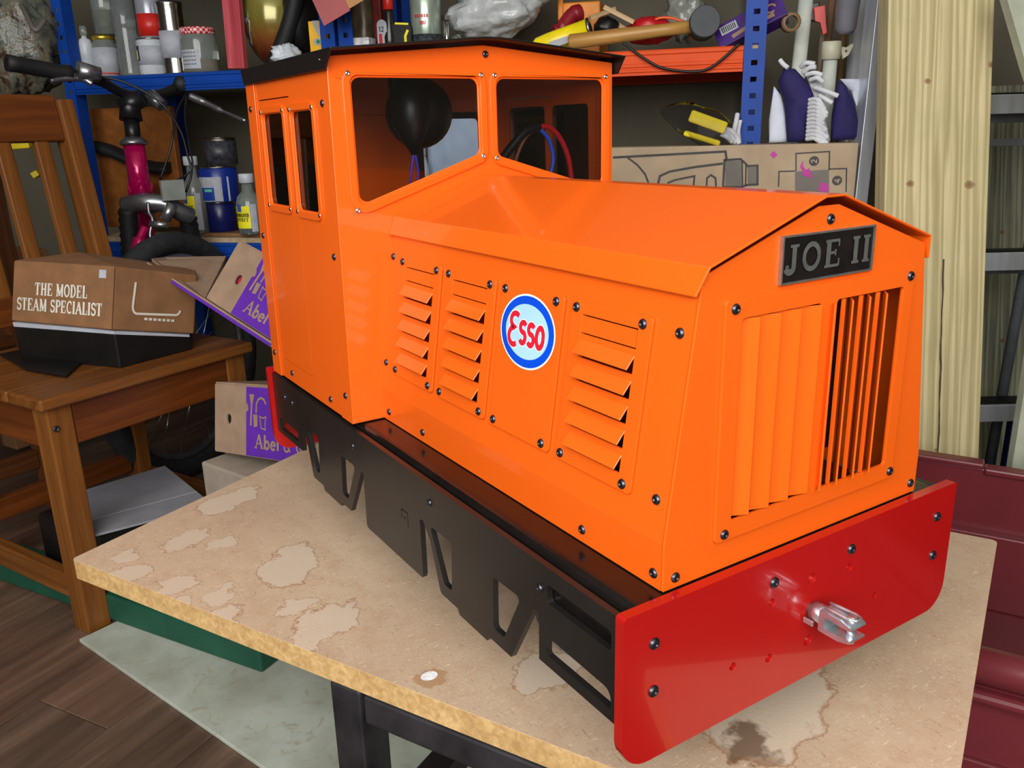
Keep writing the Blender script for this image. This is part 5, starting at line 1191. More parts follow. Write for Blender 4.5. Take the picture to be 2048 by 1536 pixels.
# rubber mallet
ml = thing('rubber_mallet', 'rubber mallet with wooden handle lying along the orange shelf edge', 'mallet', rk(-0.2174, 0.0300, 0.4488))
h0, h1 = rk(-0.3905, 0.0200, 0.4523), rk(-0.1241, 0.0500, 0.4733)
q = MB(); Lh_ = (h1 - h0).length; q.lathe([(.012, 0), (.0155, .004), (.0150, Lh_ * .4), (.0125, Lh_ * .75), (.0135, Lh_)], (0, 0, 0), (1, 0, 0), 20); q.build('handle', wood('mallet_handle', (190, 146, 80), (150, 106, 50), 50, .4), ml, M=bar_matrix(h0, h1))
hc_ = rk(-0.1039, 0.0500, 0.4780); hr = 0.0314
q = MB(); q.lathe([(hr * .94, 0), (hr, .004), (hr, .085), (hr * .94, .09)], hc_ - ND * .035 + RT * 0.0, (ND - WD * .12), 32); q.build('head', pm('mallet_rubber', (62, 66, 70), 0.6, bump=.1), ml)
# purple chocolate box
pb = thing('purple_box', 'purple confectionery box with a barcode sticking out beside the upright', 'box', rk(-0.0142, 0.0400, 0.4589))
b0, b1 = rk(-0.0730, 0.0450, 0.4285), rk(0.0577, 0.0450, 0.4887)
bx, bz = (b1 - b0).normalized(), None
bT = bar_matrix(b0, b1, up=UP); 
q = MB(); q.T = bT; q.box((0, 0, -.002), ((b1 - b0).length, .05, .044)); q.build('carton', pm('choc_purple', (62, 26, 112), 0.25, var=.12, scale=40), pb, .001)
fb = lambda u, v, w: bT @ Vector((u, -w, v))
q = MB(); q.quad(*[fb(u, v, .0006) for u, v in ((.012, .020), (.048, .020), (.048, .038), (.012, .038))]); q.m = 1
for k in range(8): q.quad(*[fb(u, v, .0010) for u, v in ((.016 + .0038 * k, .023), (.0178 + .0038 * k, .023), (.0178 + .0038 * k, .036), (.016 + .0038 * k, .036))])
q.m = 2; q.ribbon([(.03, .008), (.06, .012), (.12, .010)], .008, fb, .0006); q.ribbon(arc(.118, .024, .010, .008, 0, 300, 10), .004, fb, .0008); q.build('print', [M_lab, M_dgl, pm('print_gold', (150, 120, 96), .4)], pb, fix=False)
# cable hanging over the beam
q = MB(); q.tube(curve3([rk(-0.2698, -0.0120, 0.4419), rk(-0.2583, -0.0120, 0.4346), rk(-0.2223, -0.0140, 0.4085), rk(-0.1858, -0.0140, 0.3894), rk(-0.1346, -0.0140, 0.3806), rk(-0.0994, -0.0140, 0.3820), rk(-0.0702, -0.0140, 0.3981), rk(-0.0325, -0.0130, 0.4305)]), .0028, 8); tag(q.build('black_cable', M_ck), 'black cable hanging in a loop over the orange beam', 'cable')

# ------------------------------------------------------------------ tins and bottles on the lower shelves
LS = 0.0305
G3 = 'tins on the lower shelf'
zt = 0.0402
rbox('brown_tray', 'low brown carton under the tins on the lower shelf', 'box', -1.4447, -1.1654, 0.02, 0.22, LS, zt - .0005, M_card)
r = 0.0392; h = 0.1164 - zt
round_thing('navy_tin', 'dark navy tin at the bottom of the tin stack', 'tin', rk(-1.3276, 0.0700, 0.0805), r, zt, [('can', band(r, 0, h - .004, .002), M_navy), ('lid', band(r * 1.02, h - .004, h, .001), M_tin)], G3)
z2 = zt + h + .0003; h2 = 0.2033 - z2; r2 = 0.0478
bt2 = round_thing('blue_tin', 'blue tin with pale label in the middle of the tin stack', 'tin', rk(-1.3203, 0.0700, 0.1620), r2, z2, [('can', band(r2, 0, h2 - .003, .002), pm('tin_blue', (20, 44, 132), .3)), ('rim', band(r2 * 1.01, h2 - .003, h2, .001), M_tin)], G3)
fwb = f_(rk(-1.3203, 0.0700, 0.1620), r2); patch('label', M_lab, bt2, fwb, -r2 * .96, r2 * .9, z2 + h2 * .02, z2 + h2 * .72); patch('blue_logo', pm('logo_blue', (24, 60, 150), .4), bt2, fwb, -r2 * .45, r2 * .3, z2 + h2 * .05, z2 + h2 * .42, .0020); patch('green_logo', pm('logo_green', (90, 190, 150), .4), bt2, fwb, -r2 * .25, r2 * .2, z2 + h2 * .30, z2 + h2 * .38, .0026)
z3 = z2 + h2 + .0003; h3 = 0.2733 - z3; r3 = 0.0396
dt = round_thing('varnish_tin', 'bare metal tin with dark printed label on top of the tin stack', 'tin', rk(-1.3042, 0.0700, 0.2439), r3, z3, [('can', band(r3, 0, h3, .002), M_tin), ('label', [(r3 + .0006, h3 * .08), (r3 + .0006, h3 * .9)], pm('varnish_label', (48, 48, 56), .4, var=.4, scale=90)), ('rim', band(r3 * 1.03, h3, h3 + .002, .0008), M_tin)], G3)
def spirit(name, label, cx, ctop, capw, bw, ytop_lab, ybot, t, words, zb):
    pass
M_lettr = pm('print_black', (24, 24, 20), .6)
glyph_extra = {}
def spirit_bottle(label, c, r, z0, h, capr, caph, words):
    th = thing('spirit_bottle', label, 'bottle', Vector((c.x, c.y, z0)), 'spirit bottles on the lower shelf'); b = Vector((c.x, c.y, z0))
    q = MB(); q.lathe([(0, 0), (r, 0), (r, h * .60), (r * .85, h * .74), (r * .45, h * .84), (r * .42, h)], b, (0, 0, 1), 24); q.build('bottle', M_cgl, th)
    q = MB(); q.lathe(band(capr, h, h + caph, .002), b, (0, 0, 1), 20); q.build('cap', M_white, th)
    fw = f_(c, r); pa = patch('label', M_yel, th, fw, -r * .85, r * .55, z0 + h * .12, z0 + h * .56); patch('white_edge', M_lab, th, fw, r * .57, r * .9, z0 + h * .05, z0 + h * .60); patch('blue_mark', pm('mark_blue', (60, 80, 170), .5), pa, fw, -r * .55, -r * .1, z0 + h * .45, z0 + h * .60, .0018)
    q = MB(); q.T = None
    for k, wd_ in enumerate(words):
        lettering(q, wd_, lambda u, v, w: Vector((c.x, c.y, 0)) - ND * ((r * r - min(abs(u), r * .95) ** 2) ** .5 + w) + WD * u + Vector((0, 0, v)), -r * .15, z0 + h * (.35 - .09 * k), h * .07, .0026, r * 1.25 / (h * .07 * sum(glyph(x)[1] + .06 for x in wd_)), .06)
    q.build('lettering', M_lettr, pa, fix=False)
spirit_bottle('white spirit bottle with yellow label and white cap left of the tins', rk(-1.3690, 0.0300, 0.1476), 0.0282, zt, 0.2082 - zt, 0.0177, 0.2314 - 0.2082, ('WHITE', 'SPIRIT'))
spirit_bottle('methylated spirit bottle with yellow label and white cap beside the cab', rk(-1.2090, 0.0200, 0.1226), 0.0314, zt, 0.1642 - zt, 0.0187, 0.1872 - 0.1642, ('METHYLATED', 'SPIRIT'))
# containers seen through the cab windows
jc = thing('jerry_can', 'translucent blue-white jerry can seen through the cab rear window', 'jerry can', Vector((rk(-0.6806, 0.1000, 0.1848).x, rk(-0.6806, 0.1000, 0.1848).y, LS)))
zj = 0.3210; js0, js1 = -0.7549, -0.5910
M_jug = pm('jug_plastic', (176, 196, 214), .35, var=.05)
q = MB(); q.T = RKF; sm_ = (js0 + js1) / 2
q.plate(rpoly([(js0, LS), (js1, LS), (js1, LS + (zj - LS) * .72), (sm_ + .03, zj), (sm_ - .03, zj), (js0, LS + (zj - LS) * .72)], .01, 4), [], lambda u, v, w: (u, w, v), .10, .20); q.build('body', M_jug, jc, .008)
q = MB(); q.lathe(band(.018, 0, .022, .002), rk(sm_, .15, zj), (0, 0, 1), 18); q.build('cap', M_white, jc)
c_ = rk(-0.7586, 0.0700, 0.1990); r = 0.0156
round_thing('white_bottle', 'small white bottle left of the jerry can behind the cab window', 'bottle', c_, r, LS, [('bottle', [(0, 0), (r, 0), (r, .16), (r * .5, .19), (0, .19)], M_white), ('cap', band(r * .6, .19, .22, .002), M_white)])
c_ = rk(-1.0470, 0.0500, 0.1680); r = 0.0273
round_thing('glass_flask', 'glass flask with red band seen through the cab side window', 'flask', c_, r, LS, [('flask', [(0, 0), (r, 0), (r, .20), (r * .8, .24), (r * .5, .27), (0, .27)], M_cgl), ('red_band', [(r + .0008, .18), (r + .0008, .20)], M_redp), ('stopper', band(r * .55, .27, .30, .004), M_tin)])
# ------------------------------------------------------------------ printed carton standing in front of the shelves
VT = -0.10
vz1 = 0.2339; vs0, vs1 = -0.5067, 0.1987
vc = thing('appliance_carton', 'tall kraft carton printed with a vacuum cleaner drawing behind the hood', 'box', rk((vs0 + vs1) / 2, VT + 0.045, FLOOR))
q = MB(); q.T = RKF; q.box((vs0, VT, FLOOR), (vs1, VT + 0.090, vz1)); q.build('body', pm('carton_kraft', (172, 152, 126), 0.8, var=0.06, scale=14, bump=0.1, bscale=120), vc, 0.002)
fv = lambda u, v, w: rk(u, VT - w, v)
M_kink = pm('carton_ink', (66, 64, 64), 0.7, var=0.1); M_kink2 = pm('carton_ink_grey', (112, 106, 100), 0.7, var=0.06); M_kmag = pm('carton_magenta', (176, 52, 142), 0.6); M_kp = pm('carton_pale_ink', (184, 164, 138), .7)
W_ = 0.0046
q = MB()
for pl_, wd in (([(-0.2749, 0.2145), (-0.0495, 0.2223), (-0.0469, 0.2078), (-0.0506, 0.2040)], 1), ([(-0.2449, 0.2140), (-0.2241, 0.1987), (-0.2084, 0.1805), (-0.2009, 0.1624)], .8), ([(-0.1814, 0.1602), (-0.1778, 0.1762), (-0.1578, 0.1849), (-0.1081, 0.1931), (-0.0533, 0.1992)], 1), ([(-0.1622, 0.1620), (-0.1472, 0.1679), (-0.1084, 0.1754), (-0.1097, 0.1556)], .8), ([(-0.0837, 0.1534), (-0.0834, 0.1712), (-0.0758, 0.1770), (-0.0667, 0.1710), (-0.0649, 0.1532)], .8), ([(-0.0511, 0.1531), (-0.0507, 0.2059), (-0.0197, 0.2074), (-0.0086, 0.1975), (-0.0055, 0.1936), (0.0136, 0.1943), (0.0157, 0.1575), (-0.0055, 0.1567), (-0.0140, 0.1528), (-0.0511, 0.1531)], .9), ([(-0.0166, 0.2035), (-0.0131, 0.1548)], .7), ([(-0.0085, 0.1956), (-0.0073, 0.1547)], .7)):
    q.ribbon(pl_, W_ * wd, fv, .0006)
q.m = 1; q.poly([fv(*c_, .0005) for c_ in ((-0.0496, 0.2040), (-0.0186, 0.2045), (-0.0150, 0.1538), (-0.0472, 0.1541))]); q.poly([fv(*c_, .0005) for c_ in ((-0.0055, 0.1927), (0.0127, 0.1934), (0.0147, 0.1585), (-0.0036, 0.1576))])
q.build('cleaner_drawing', [M_kink, M_kink2], vc, fix=False)
q = MB()
for pl_, wd in (([(0.0872, 0.1828), (0.0849, 0.2161), (0.1466, 0.2188), (0.1484, 0.1839)], .55), ([(0.0562, 0.1523), (0.0552, 0.1822), (0.0854, 0.1828)], .55), ([(0.1483, 0.1858), (0.1803, 0.1863), (0.1831, 0.1417)], .55)):
    q.ribbon(pl_, W_ * wd, fv, .0006)
q.m = 1; q.poly([fv(*c_, .0005) for c_ in ((0.0854, 0.1818), (0.1484, 0.1848), (0.1524, 0.1342), (0.0887, 0.1345))])
q.build('folding_diagram', [M_kink, M_kink2], vc, fix=False)
for pl_ in (((0.0988, 0.2036), (0.0941, 0.1913), (0.1005, 0.1797), (0.0981, 0.1740), (0.1200, 0.1690), (0.1111, 0.1882), (0.1058, 0.1844), (0.0996, 0.1931)), ((0.1354, 0.1621), (0.1508, 0.1544), (0.1499, 0.1419), (0.1302, 0.1440)), ((0.0424, 0.2216), (0.0503, 0.2148), (0.0433, 0.2073), (0.0362, 0.2151))):
    q = MB(); q.poly([fv(*c_, .0010) for c_ in pl_]); q.build('magenta_mark', M_kmag, vc, fix=False)
for (cu, cv_), ch_ in (((0.1194, 0.2013), '2'), ((0.1648, 0.1638), '4')):
    q = MB(); q.disc((cu, cv_), 0.0093, 0.0093, fv, .0007, 20); q.m = 1
    lettering(q, ch_, lambda u, v, w: fv(cu - v, cv_ + u, w), 0.0, -0.0055, .011, .0012); q.build('step_number', [M_kink, M_kp], vc, fix=False)

# bag of yellow sponges on the carton
yb2 = thing('sponge_bag', 'clear bag of yellow sponges lying on the appliance carton', 'bag', rk(-0.1016, -0.055, vz1))
M_sp = pm('sponge_yellow', (222, 200, 44), 0.8, bump=.4, bscale=200)
for k, (c0, c1) in enumerate(((rk(-0.1238, -0.0600, 0.2924), rk(-0.0513, -0.0600, 0.2652)), (rk(-0.1344, -0.0650, 0.2594), rk(-0.0616, -0.0650, 0.2363)))):
    q = MB(); L = (c1 - c0).length; q.box((0, -.016, -.011 if k == 0 else -.005), (L, .016, .013 if k == 0 else .006)); q.build('sponge', M_sp, yb2, .004, bar_matrix(c0, c1))
q = MB(); q.smooth = True
ax0, ax1 = rk(-0.1822, -0.0650, 0.3037), rk(-0.0405, -0.0650, 0.2485); rows = []
for i in range(15):
    t = i / 14; c_ = ax0.lerp(ax1, t); rr = .004 + .036 * min(1, t * 2.2) ** .8 * (1 if t < .9 else 1 - (t - .9) * 4)
    rows.append([q.vert(c_ + Vector((0, 0, 1)) * rr * math.cos(2 * PI * k / 16) * (1 + .12 * math.sin(7 * t + k)) + ND * (-.024) * math.sin(2 * PI * k / 16) * (.3 + .7 * min(1, 2 * t))) for k in range(16)])
for a, b in zip(rows, rows[1:]):
    for k in range(16): q.face([a[k], a[(k + 1) % 16], b[(k + 1) % 16], b[k]])
q.build('film', glass_mat('poly_film', (236, 236, 242), 1.14), yb2)
# mop head strands beside the upright
M_cot = pm('white_cotton', (206, 208, 214), 0.85, var=.06, bump=.5, bscale=260)
mp = thing('mop_head', 'white cotton mop strands on the carton left of the blue upright', 'mop', rk(-0.0404, -0.04, vz1))
for k, pts in enumerate(([rk(-0.0671, -0.0600, 0.2675), rk(-0.0550, -0.0600, 0.2614), rk(-0.0449, -0.0500, 0.2533), rk(-0.0323, -0.0400, 0.2371)], [rk(-0.0607, -0.0600, 0.2557), rk(-0.0485, -0.0600, 0.2496), rk(-0.0383, -0.0500, 0.2394)], [rk(-0.0304, -0.0200, 0.2940), rk(-0.0325, -0.0300, 0.2773), rk(-0.0356, -0.0300, 0.2607), rk(-0.0384, -0.0300, 0.2370)], [rk(-0.0248, -0.0200, 0.2821), rk(-0.0277, -0.0200, 0.2604), rk(-0.0244, -0.0200, 0.2365)], [rk(-0.0533, -0.0550, 0.2652), rk(-0.0413, -0.0500, 0.2610), rk(-0.0289, -0.0400, 0.2479), rk(-0.0243, -0.0400, 0.2350)])):
    q = MB(); q.tube(curve3(pts), .0052, 8); q.build('strand', M_cot, mp)

# ------------------------------------------------------------------ navy fringed textile on the carton
M_nv = pm('navy_cloth', (34, 28, 84), 0.8, var=.10, scale=30, bump=.3, bscale=300); M_wc = pm('white_cloth', (206, 212, 226), 0.8, var=.05)
nt_ = thing('fringed_cloth', 'navy cloth with thick white cotton fringe bundled beside the blue upright', 'cloth', rk(0.1174, -0.05, vz1))
def drape(name, outline, mat, t0, thick, wav):
    """folded cloth: a front skin over an outline with waves in depth, and a back"""
    q = MB(); q.smooth = True; n = len(outline); m_ = 9
    c_ = (sum(p_[0] for p_ in outline) / n, sum(p_[1] for p_ in outline) / n)
    rows = []
    for j in range(m_ + 1):
        k = j / m_
        rows.append([q.vert(rk(c_[0] + (p_[0] - c_[0]) * k, t0 - thick * (1 - k ** 2.2) ** .5 - wav * math.sin(i * 1.9 + 1) * k * (1 - k) * 2, c_[1] + (p_[1] - c_[1]) * k)) for i, p_ in enumerate(outline)])
    for a, b in zip(rows[1:], rows[2:]):
        for i in range(n): q.face([a[i], a[(i + 1) % n], b[(i + 1) % n], b[i]])
    q.face(rows[1])
    bk_ = [q.vert(rk(p_[0], t0 + .012, p_[1])) for p_ in outline]
    for i in range(n): q.face([rows[-1][i], rows[-1][(i + 1) % n], bk_[(i + 1) % n], bk_[i]])
    q.face(bk_[::-1]); return q.build(name, mat, nt_)
drape('front_fold', [(0.0544, 0.3790), (0.0753, 0.3753), (0.0976, 0.3522), (0.1142, 0.3301), (0.1114, 0.2925), (0.1043, 0.2593), (0.1060, 0.2362), (0.0695, 0.2369), (0.0622, 0.2892), (0.0562, 0.3227), (0.0448, 0.3514)], M_nv, -0.045, .020, .004)
drape('side_fold', [(0.1580, 0.3522), (0.1738, 0.3405), (0.1912, 0.3091), (0.2020, 0.2712), (0.2029, 0.2397), (0.1542, 0.2379), (0.1522, 0.2867)], M_nv, -0.035, .018, .004)
drape('lining', [(0.0379, 0.3454), (0.0524, 0.3278), (0.0642, 0.2940), (0.0719, 0.2367), (0.0350, 0.2355), (0.0322, 0.2805)], M_wc, -0.028, .010, .002)
drape('rear_fold', [(0.0348, 0.3383), (0.0501, 0.3397), (0.0592, 0.2895), (0.0450, 0.2371), (0.0332, 0.2373)], M_nv, -0.022, .006, .002)
drape('pale_hem', [(0.1630, 0.3546), (0.2002, 0.3531), (0.2094, 0.2710), (0.1975, 0.2998), (0.1814, 0.3352)], M_wc, -0.018, .006, .002)
drape('white_core', [(0.0973, 0.3617), (0.1239, 0.3551), (0.1352, 0.3296), (0.1318, 0.3015), (0.1519, 0.2370), (0.1043, 0.2381), (0.1079, 0.2927), (0.1127, 0.3303)], M_cot, -0.04, .012, .002)
for k, pts in enumerate(([rk(0.0455, -0.0500, 0.3926), rk(0.0515, -0.0550, 0.3847), rk(0.0611, -0.0600, 0.3766)], [rk(0.0858, -0.0500, 0.3780), rk(0.0940, -0.0600, 0.3844), rk(0.1103, -0.0650, 0.3816)], [rk(0.0900, -0.0550, 0.3666), rk(0.0998, -0.0650, 0.3747), rk(0.1122, -0.0700, 0.3758)], [rk(0.0955, -0.0600, 0.3624), rk(0.1094, -0.0700, 0.3650), rk(0.1243, -0.0700, 0.3608)], [rk(0.1036, -0.0600, 0.3529), rk(0.1156, -0.0700, 0.3556), rk(0.1271, -0.0700, 0.3479)], [rk(0.1121, -0.0600, 0.3388), rk(0.1317, -0.0750, 0.3311), rk(0.1561, -0.0750, 0.3211)], [rk(0.1224, -0.0600, 0.3246), rk(0.1371, -0.0700, 0.3146), rk(0.1467, -0.0700, 0.3087)])):
    q = MB(); q.tube(curve3(pts), .0046, 8); q.build('tassel', M_cot, nt_)
for k in range(11):
    y_ = k / 10
    a_ = rk(0.1045, -0.0600, 0.3159).lerp(rk(0.1043, -0.0600, 0.2423), y_); b_ = rk(0.1338, -0.0700, 0.3091).lerp(rk(0.1414, -0.0700, 0.2360), y_)
    q = MB(); q.tube(curve3([a_, a_.lerp(b_, .5) - ND * .008 + Vector((0, 0, .003)), b_ + WD * random.uniform(-.004, .008) + Vector((0, 0, -.010 + random.uniform(-.005, .004)))]), [.0042] * 8 + [.0056] * 9, 8); q.build('tassel', M_cot, nt_)

# ------------------------------------------------------------------ pipes, sticks and poles at the right of the shelves
def to_floor(p0, p1):
    d = p1 - p0; return p0 + d * ((FLOOR + .0005 - p0.z) / d.z)
M_pvc = pm('white_pvc', (198, 204, 194), 0.45, var=.08, scale=20); M_poly = pm('clear_pipe', (170, 178, 180), 0.2, var=.1)
a_, b_ = Vector((1.1239, 0.9458, 0.5596)), Vector((1.1169, 0.9485, 0.3825))
q = MB(); q.cyl(to_floor(a_, b_) , a_, .0150, .0150, 20); tag(q.build('white_pipe', M_pvc), 'long white plastic pipe behind the navy cloth', 'pipe')
cp_ = thing('coupled_pipe', 'white plastic pipe ending in a cream coupling with a lug', 'pipe', Vector((1.0358, 0.8101, 0.3015)))
a_, b_ = Vector((1.1160, 0.8676, 0.4312)), Vector((1.1217, 0.8729, 0.3180))
q = MB(); q.cyl(to_floor(a_, b_), a_.lerp(b_, .05), .0142, .0142, 20); q.build('pipe', M_pvc, cp_)
M_cream = pm('cream_plastic', (204, 202, 176), .45)
q = MB(); q.lathe([(.017, 0), (.0195, .002), (.0195, .034), (.017, .036)], a_.lerp(b_, .30), a_ - b_, 20); q.build('coupling', M_cream, cp_)
q = MB(); q.T = bar_matrix(Vector((1.1324, 0.8560, 0.4104)), Vector((1.1601, 0.8414, 0.4185)), up=UP); q.plate([(0, -.014), (.012, -.010), (.026, .004), (.028, .010), (.022, .010), (.012, .006), (0, .012)], [circ(.010, -.001, .003, 10)], lambda u, v, w: (u, w, v), -.003, .003); q.build('lug', M_cream, cp_)
for k, (x0, x1, c0, lb_) in enumerate(((1668, 1660, (150, 110, 82), 'brown wooden dowel rising behind the cream coupling'), (1697, 1692, (150, 116, 70), 'split wooden cane leaning right of the cream coupling'), (1712, 1700, (128, 90, 56), 'thin dark cane beside the aluminium pole'))):
    a_ = (Vector((1.1863, 0.9281, 0.5513)), Vector((1.2423, 0.9361, 0.4657)), Vector((1.2683, 0.9269, 0.4860)))[k]; b_ = (Vector((1.1909, 0.9360, 0.4437)), Vector((1.2517, 0.9428, 0.3629)), Vector((1.2668, 0.9331, 0.3624)))[k]
    e_ = to_floor(a_, b_); q = MB(); L = (a_ - e_).length; q.lathe([(.0075, 0), (.0075, L)], (0, 0, 0), (1, 0, 0), 10)
    tag(q.build('wooden_cane', wood('cane_%d' % k, c0, shade(c0, .65), 40, .6), None, 0, bar_matrix(e_, a_)), lb_, 'cane', 'canes beside the shelves')
q = MB(); a_ = Vector((1.1853, 0.9464, 0.4627)); b_ = Vector((1.2003, 0.9582, 0.3842)); q.cyl(to_floor(a_, b_), a_, .0065, .0065, 12); tag(q.build('grey_rod', pm('weathered_rod', (122, 108, 92), .7)), 'weathered grey rod between the two white pipes', 'rod')
rt = thing('red_clamp_tool', 'red toothed clamp tool hanging between the white pipes', 'tool', Vector((1.1594, 0.9325, 0.4474)))
q = MB(); q.plate([(0.1131, 0.5038), (0.1346, 0.5073), (0.1388, 0.4782), (0.1428, 0.4527), (0.1351, 0.4492), (0.1273, 0.4740), (0.1171, 0.4774)], [], lambda u, v, w: rk(u, w, v), .12, .135); q.build('jaw', pm('tool_red', (196, 58, 50), .45), rt, .001)
q = MB(); q.plate([(0.1017, 0.5155), (0.1256, 0.5161), (0.1186, 0.4775), (0.1062, 0.4821)], [], lambda u, v, w: rk(u, w, v), .136, .15); q.build('body', M_blackp, rt, .002)
q = MB(); a_ = Vector((1.0571, 0.9319, 0.4720)); b_ = Vector((1.0197, 0.8809, 0.4706)); q.lathe([(.015, 0), (.019, 0), (.019, .022), (.013, .022)], a_, b_ - a_, 22, cap=False); tag(q.build('tape_roll', pm('brown_tape', (128, 100, 70), .5)), 'brown parcel tape roll right of the blue upright', 'tape')
cu = thing('plastic_cup', 'clear grey plastic cup hanging beside the aluminium pole', 'cup', Vector((1.1153, 0.8347, 0.4413)))
a_, b_ = Vector((1.1143, 0.8367, 0.4453)), Vector((1.0975, 0.8221, 0.5130))
q = MB(); q.lathe([(0, 0), (.016, .001), (.020, .010), (.0235, (b_ - a_).length)], a_, b_ - a_, 24, cap=False); q.build('cup', pm('grey_film', (150, 150, 160), .25, trans=.4), cu)
q = MB(); q.lathe([(.0245, 0), (.0245, .004)], b_, b_ - a_, 24); q.build('rim', M_white, cu)
M_al = pm('aluminium', (206, 212, 220), 0.34, 0.55, var=.10, scale=30, stretch=(1, 1, .1)); M_ald = pm('dull_aluminium', (136, 140, 146), 0.45, 0.5, var=.1)
q = MB(); a_, b_ = Vector((1.2199, 0.8804, 0.5467)), Vector((1.2147, 0.8800, 0.3640)); q.cyl(to_floor(a_, b_), a_, .0175, .0175, 24); tag(q.build('aluminium_pole', M_al), 'aluminium pole standing just left of the stepladder', 'pole')

# stepladder behind the big timber
ld = thing('stepladder', 'aluminium stepladder with ribbed treads behind the timber board', 'ladder', Vector((1.3777, 0.6536, -0.4631)))
la, lb = Vector((1.0768, 0.7283, 0.5252)), Vector((1.0456, 0.7157, 0.1243)); le = to_floor(la, lb); ldir = (la - le).normalized(); lx = Vector((RT.x, RT.y, 0)).normalized(); ln_ = lx.cross(ldir)
lT = frame(le, lx, ln_ * -1 if ln_.dot(FW) < 0 else ln_, ldir); LL = (la - le).length
for u0 in (0.0, 0.42):
    q = MB(); q.T = lT; q.box((u0 - .012, -.002, 0), (u0 + .012, .002, LL + .4)); q.box((u0 - .012 if u0 == 0 else u0 + .0095, .002, 0), (u0 - .0095 if u0 == 0 else u0 + .012, .055, LL + .4)); q.build('stile', M_al, ld, .0006)
    q = MB(); q.T = lT; q.cyl((u0 + (.030 if u0 == 0 else -.03), .09, 0), (u0 + (.030 if u0 == 0 else -.03), .045, LL + .2), .011, .011, 14); q.build('rear_stile', M_ald, ld)
inv = lT.inverted()
for k, pz in enumerate((Vector((1.0746, 0.7150, 0.3117)), Vector((1.0599, 0.6907, 0.0109)), Vector((1.0580, 0.6779, -0.3043)))):
    h_ = (inv @ pz).z
    q = MB(); q.T = lT; q.box((.012, -.003, h_ - .010), (.408, .060, h_ + .004)); t_ = q.build('tread', M_al, ld, .0008)
    q = MB(); q.T = lT; q.box((.012, -.0045, h_ - .032), (.408, -.0020, h_ + .002)); q.build('tread_lip', M_al, t_, .0008)
    for j in range(5): q = MB(); q.T = lT; q.box((.014, .004 + .011 * j, h_ + .0042), (.406, .011 + .011 * j, h_ + .0078)); q.build('tread_rib', M_blackp, t_)
    q = MB(); q.T = lT; q.box((.012, .055, h_ - .045), (.408, .058, h_ - .012)); q.build('rear_lip', M_ald, t_)
    for u0 in (.028,): q = MB(); q.T = lT; q.lathe([(.006, 0), (.006, .003), (.003, .003), (.003, .001), (0, .001)], (u0, -.0046, h_ - .018), (0, -1, 0), 12); q.build('rivet', M_ald, t_)
h_ = (inv @ Vector((1.0882, 0.7258, 0.2277))).z
q = MB(); q.T = lT; q.box((.03, .075, h_ - .006), (.40, .088, h_ + .008)); q.build('rear_bar', M_ald, ld)

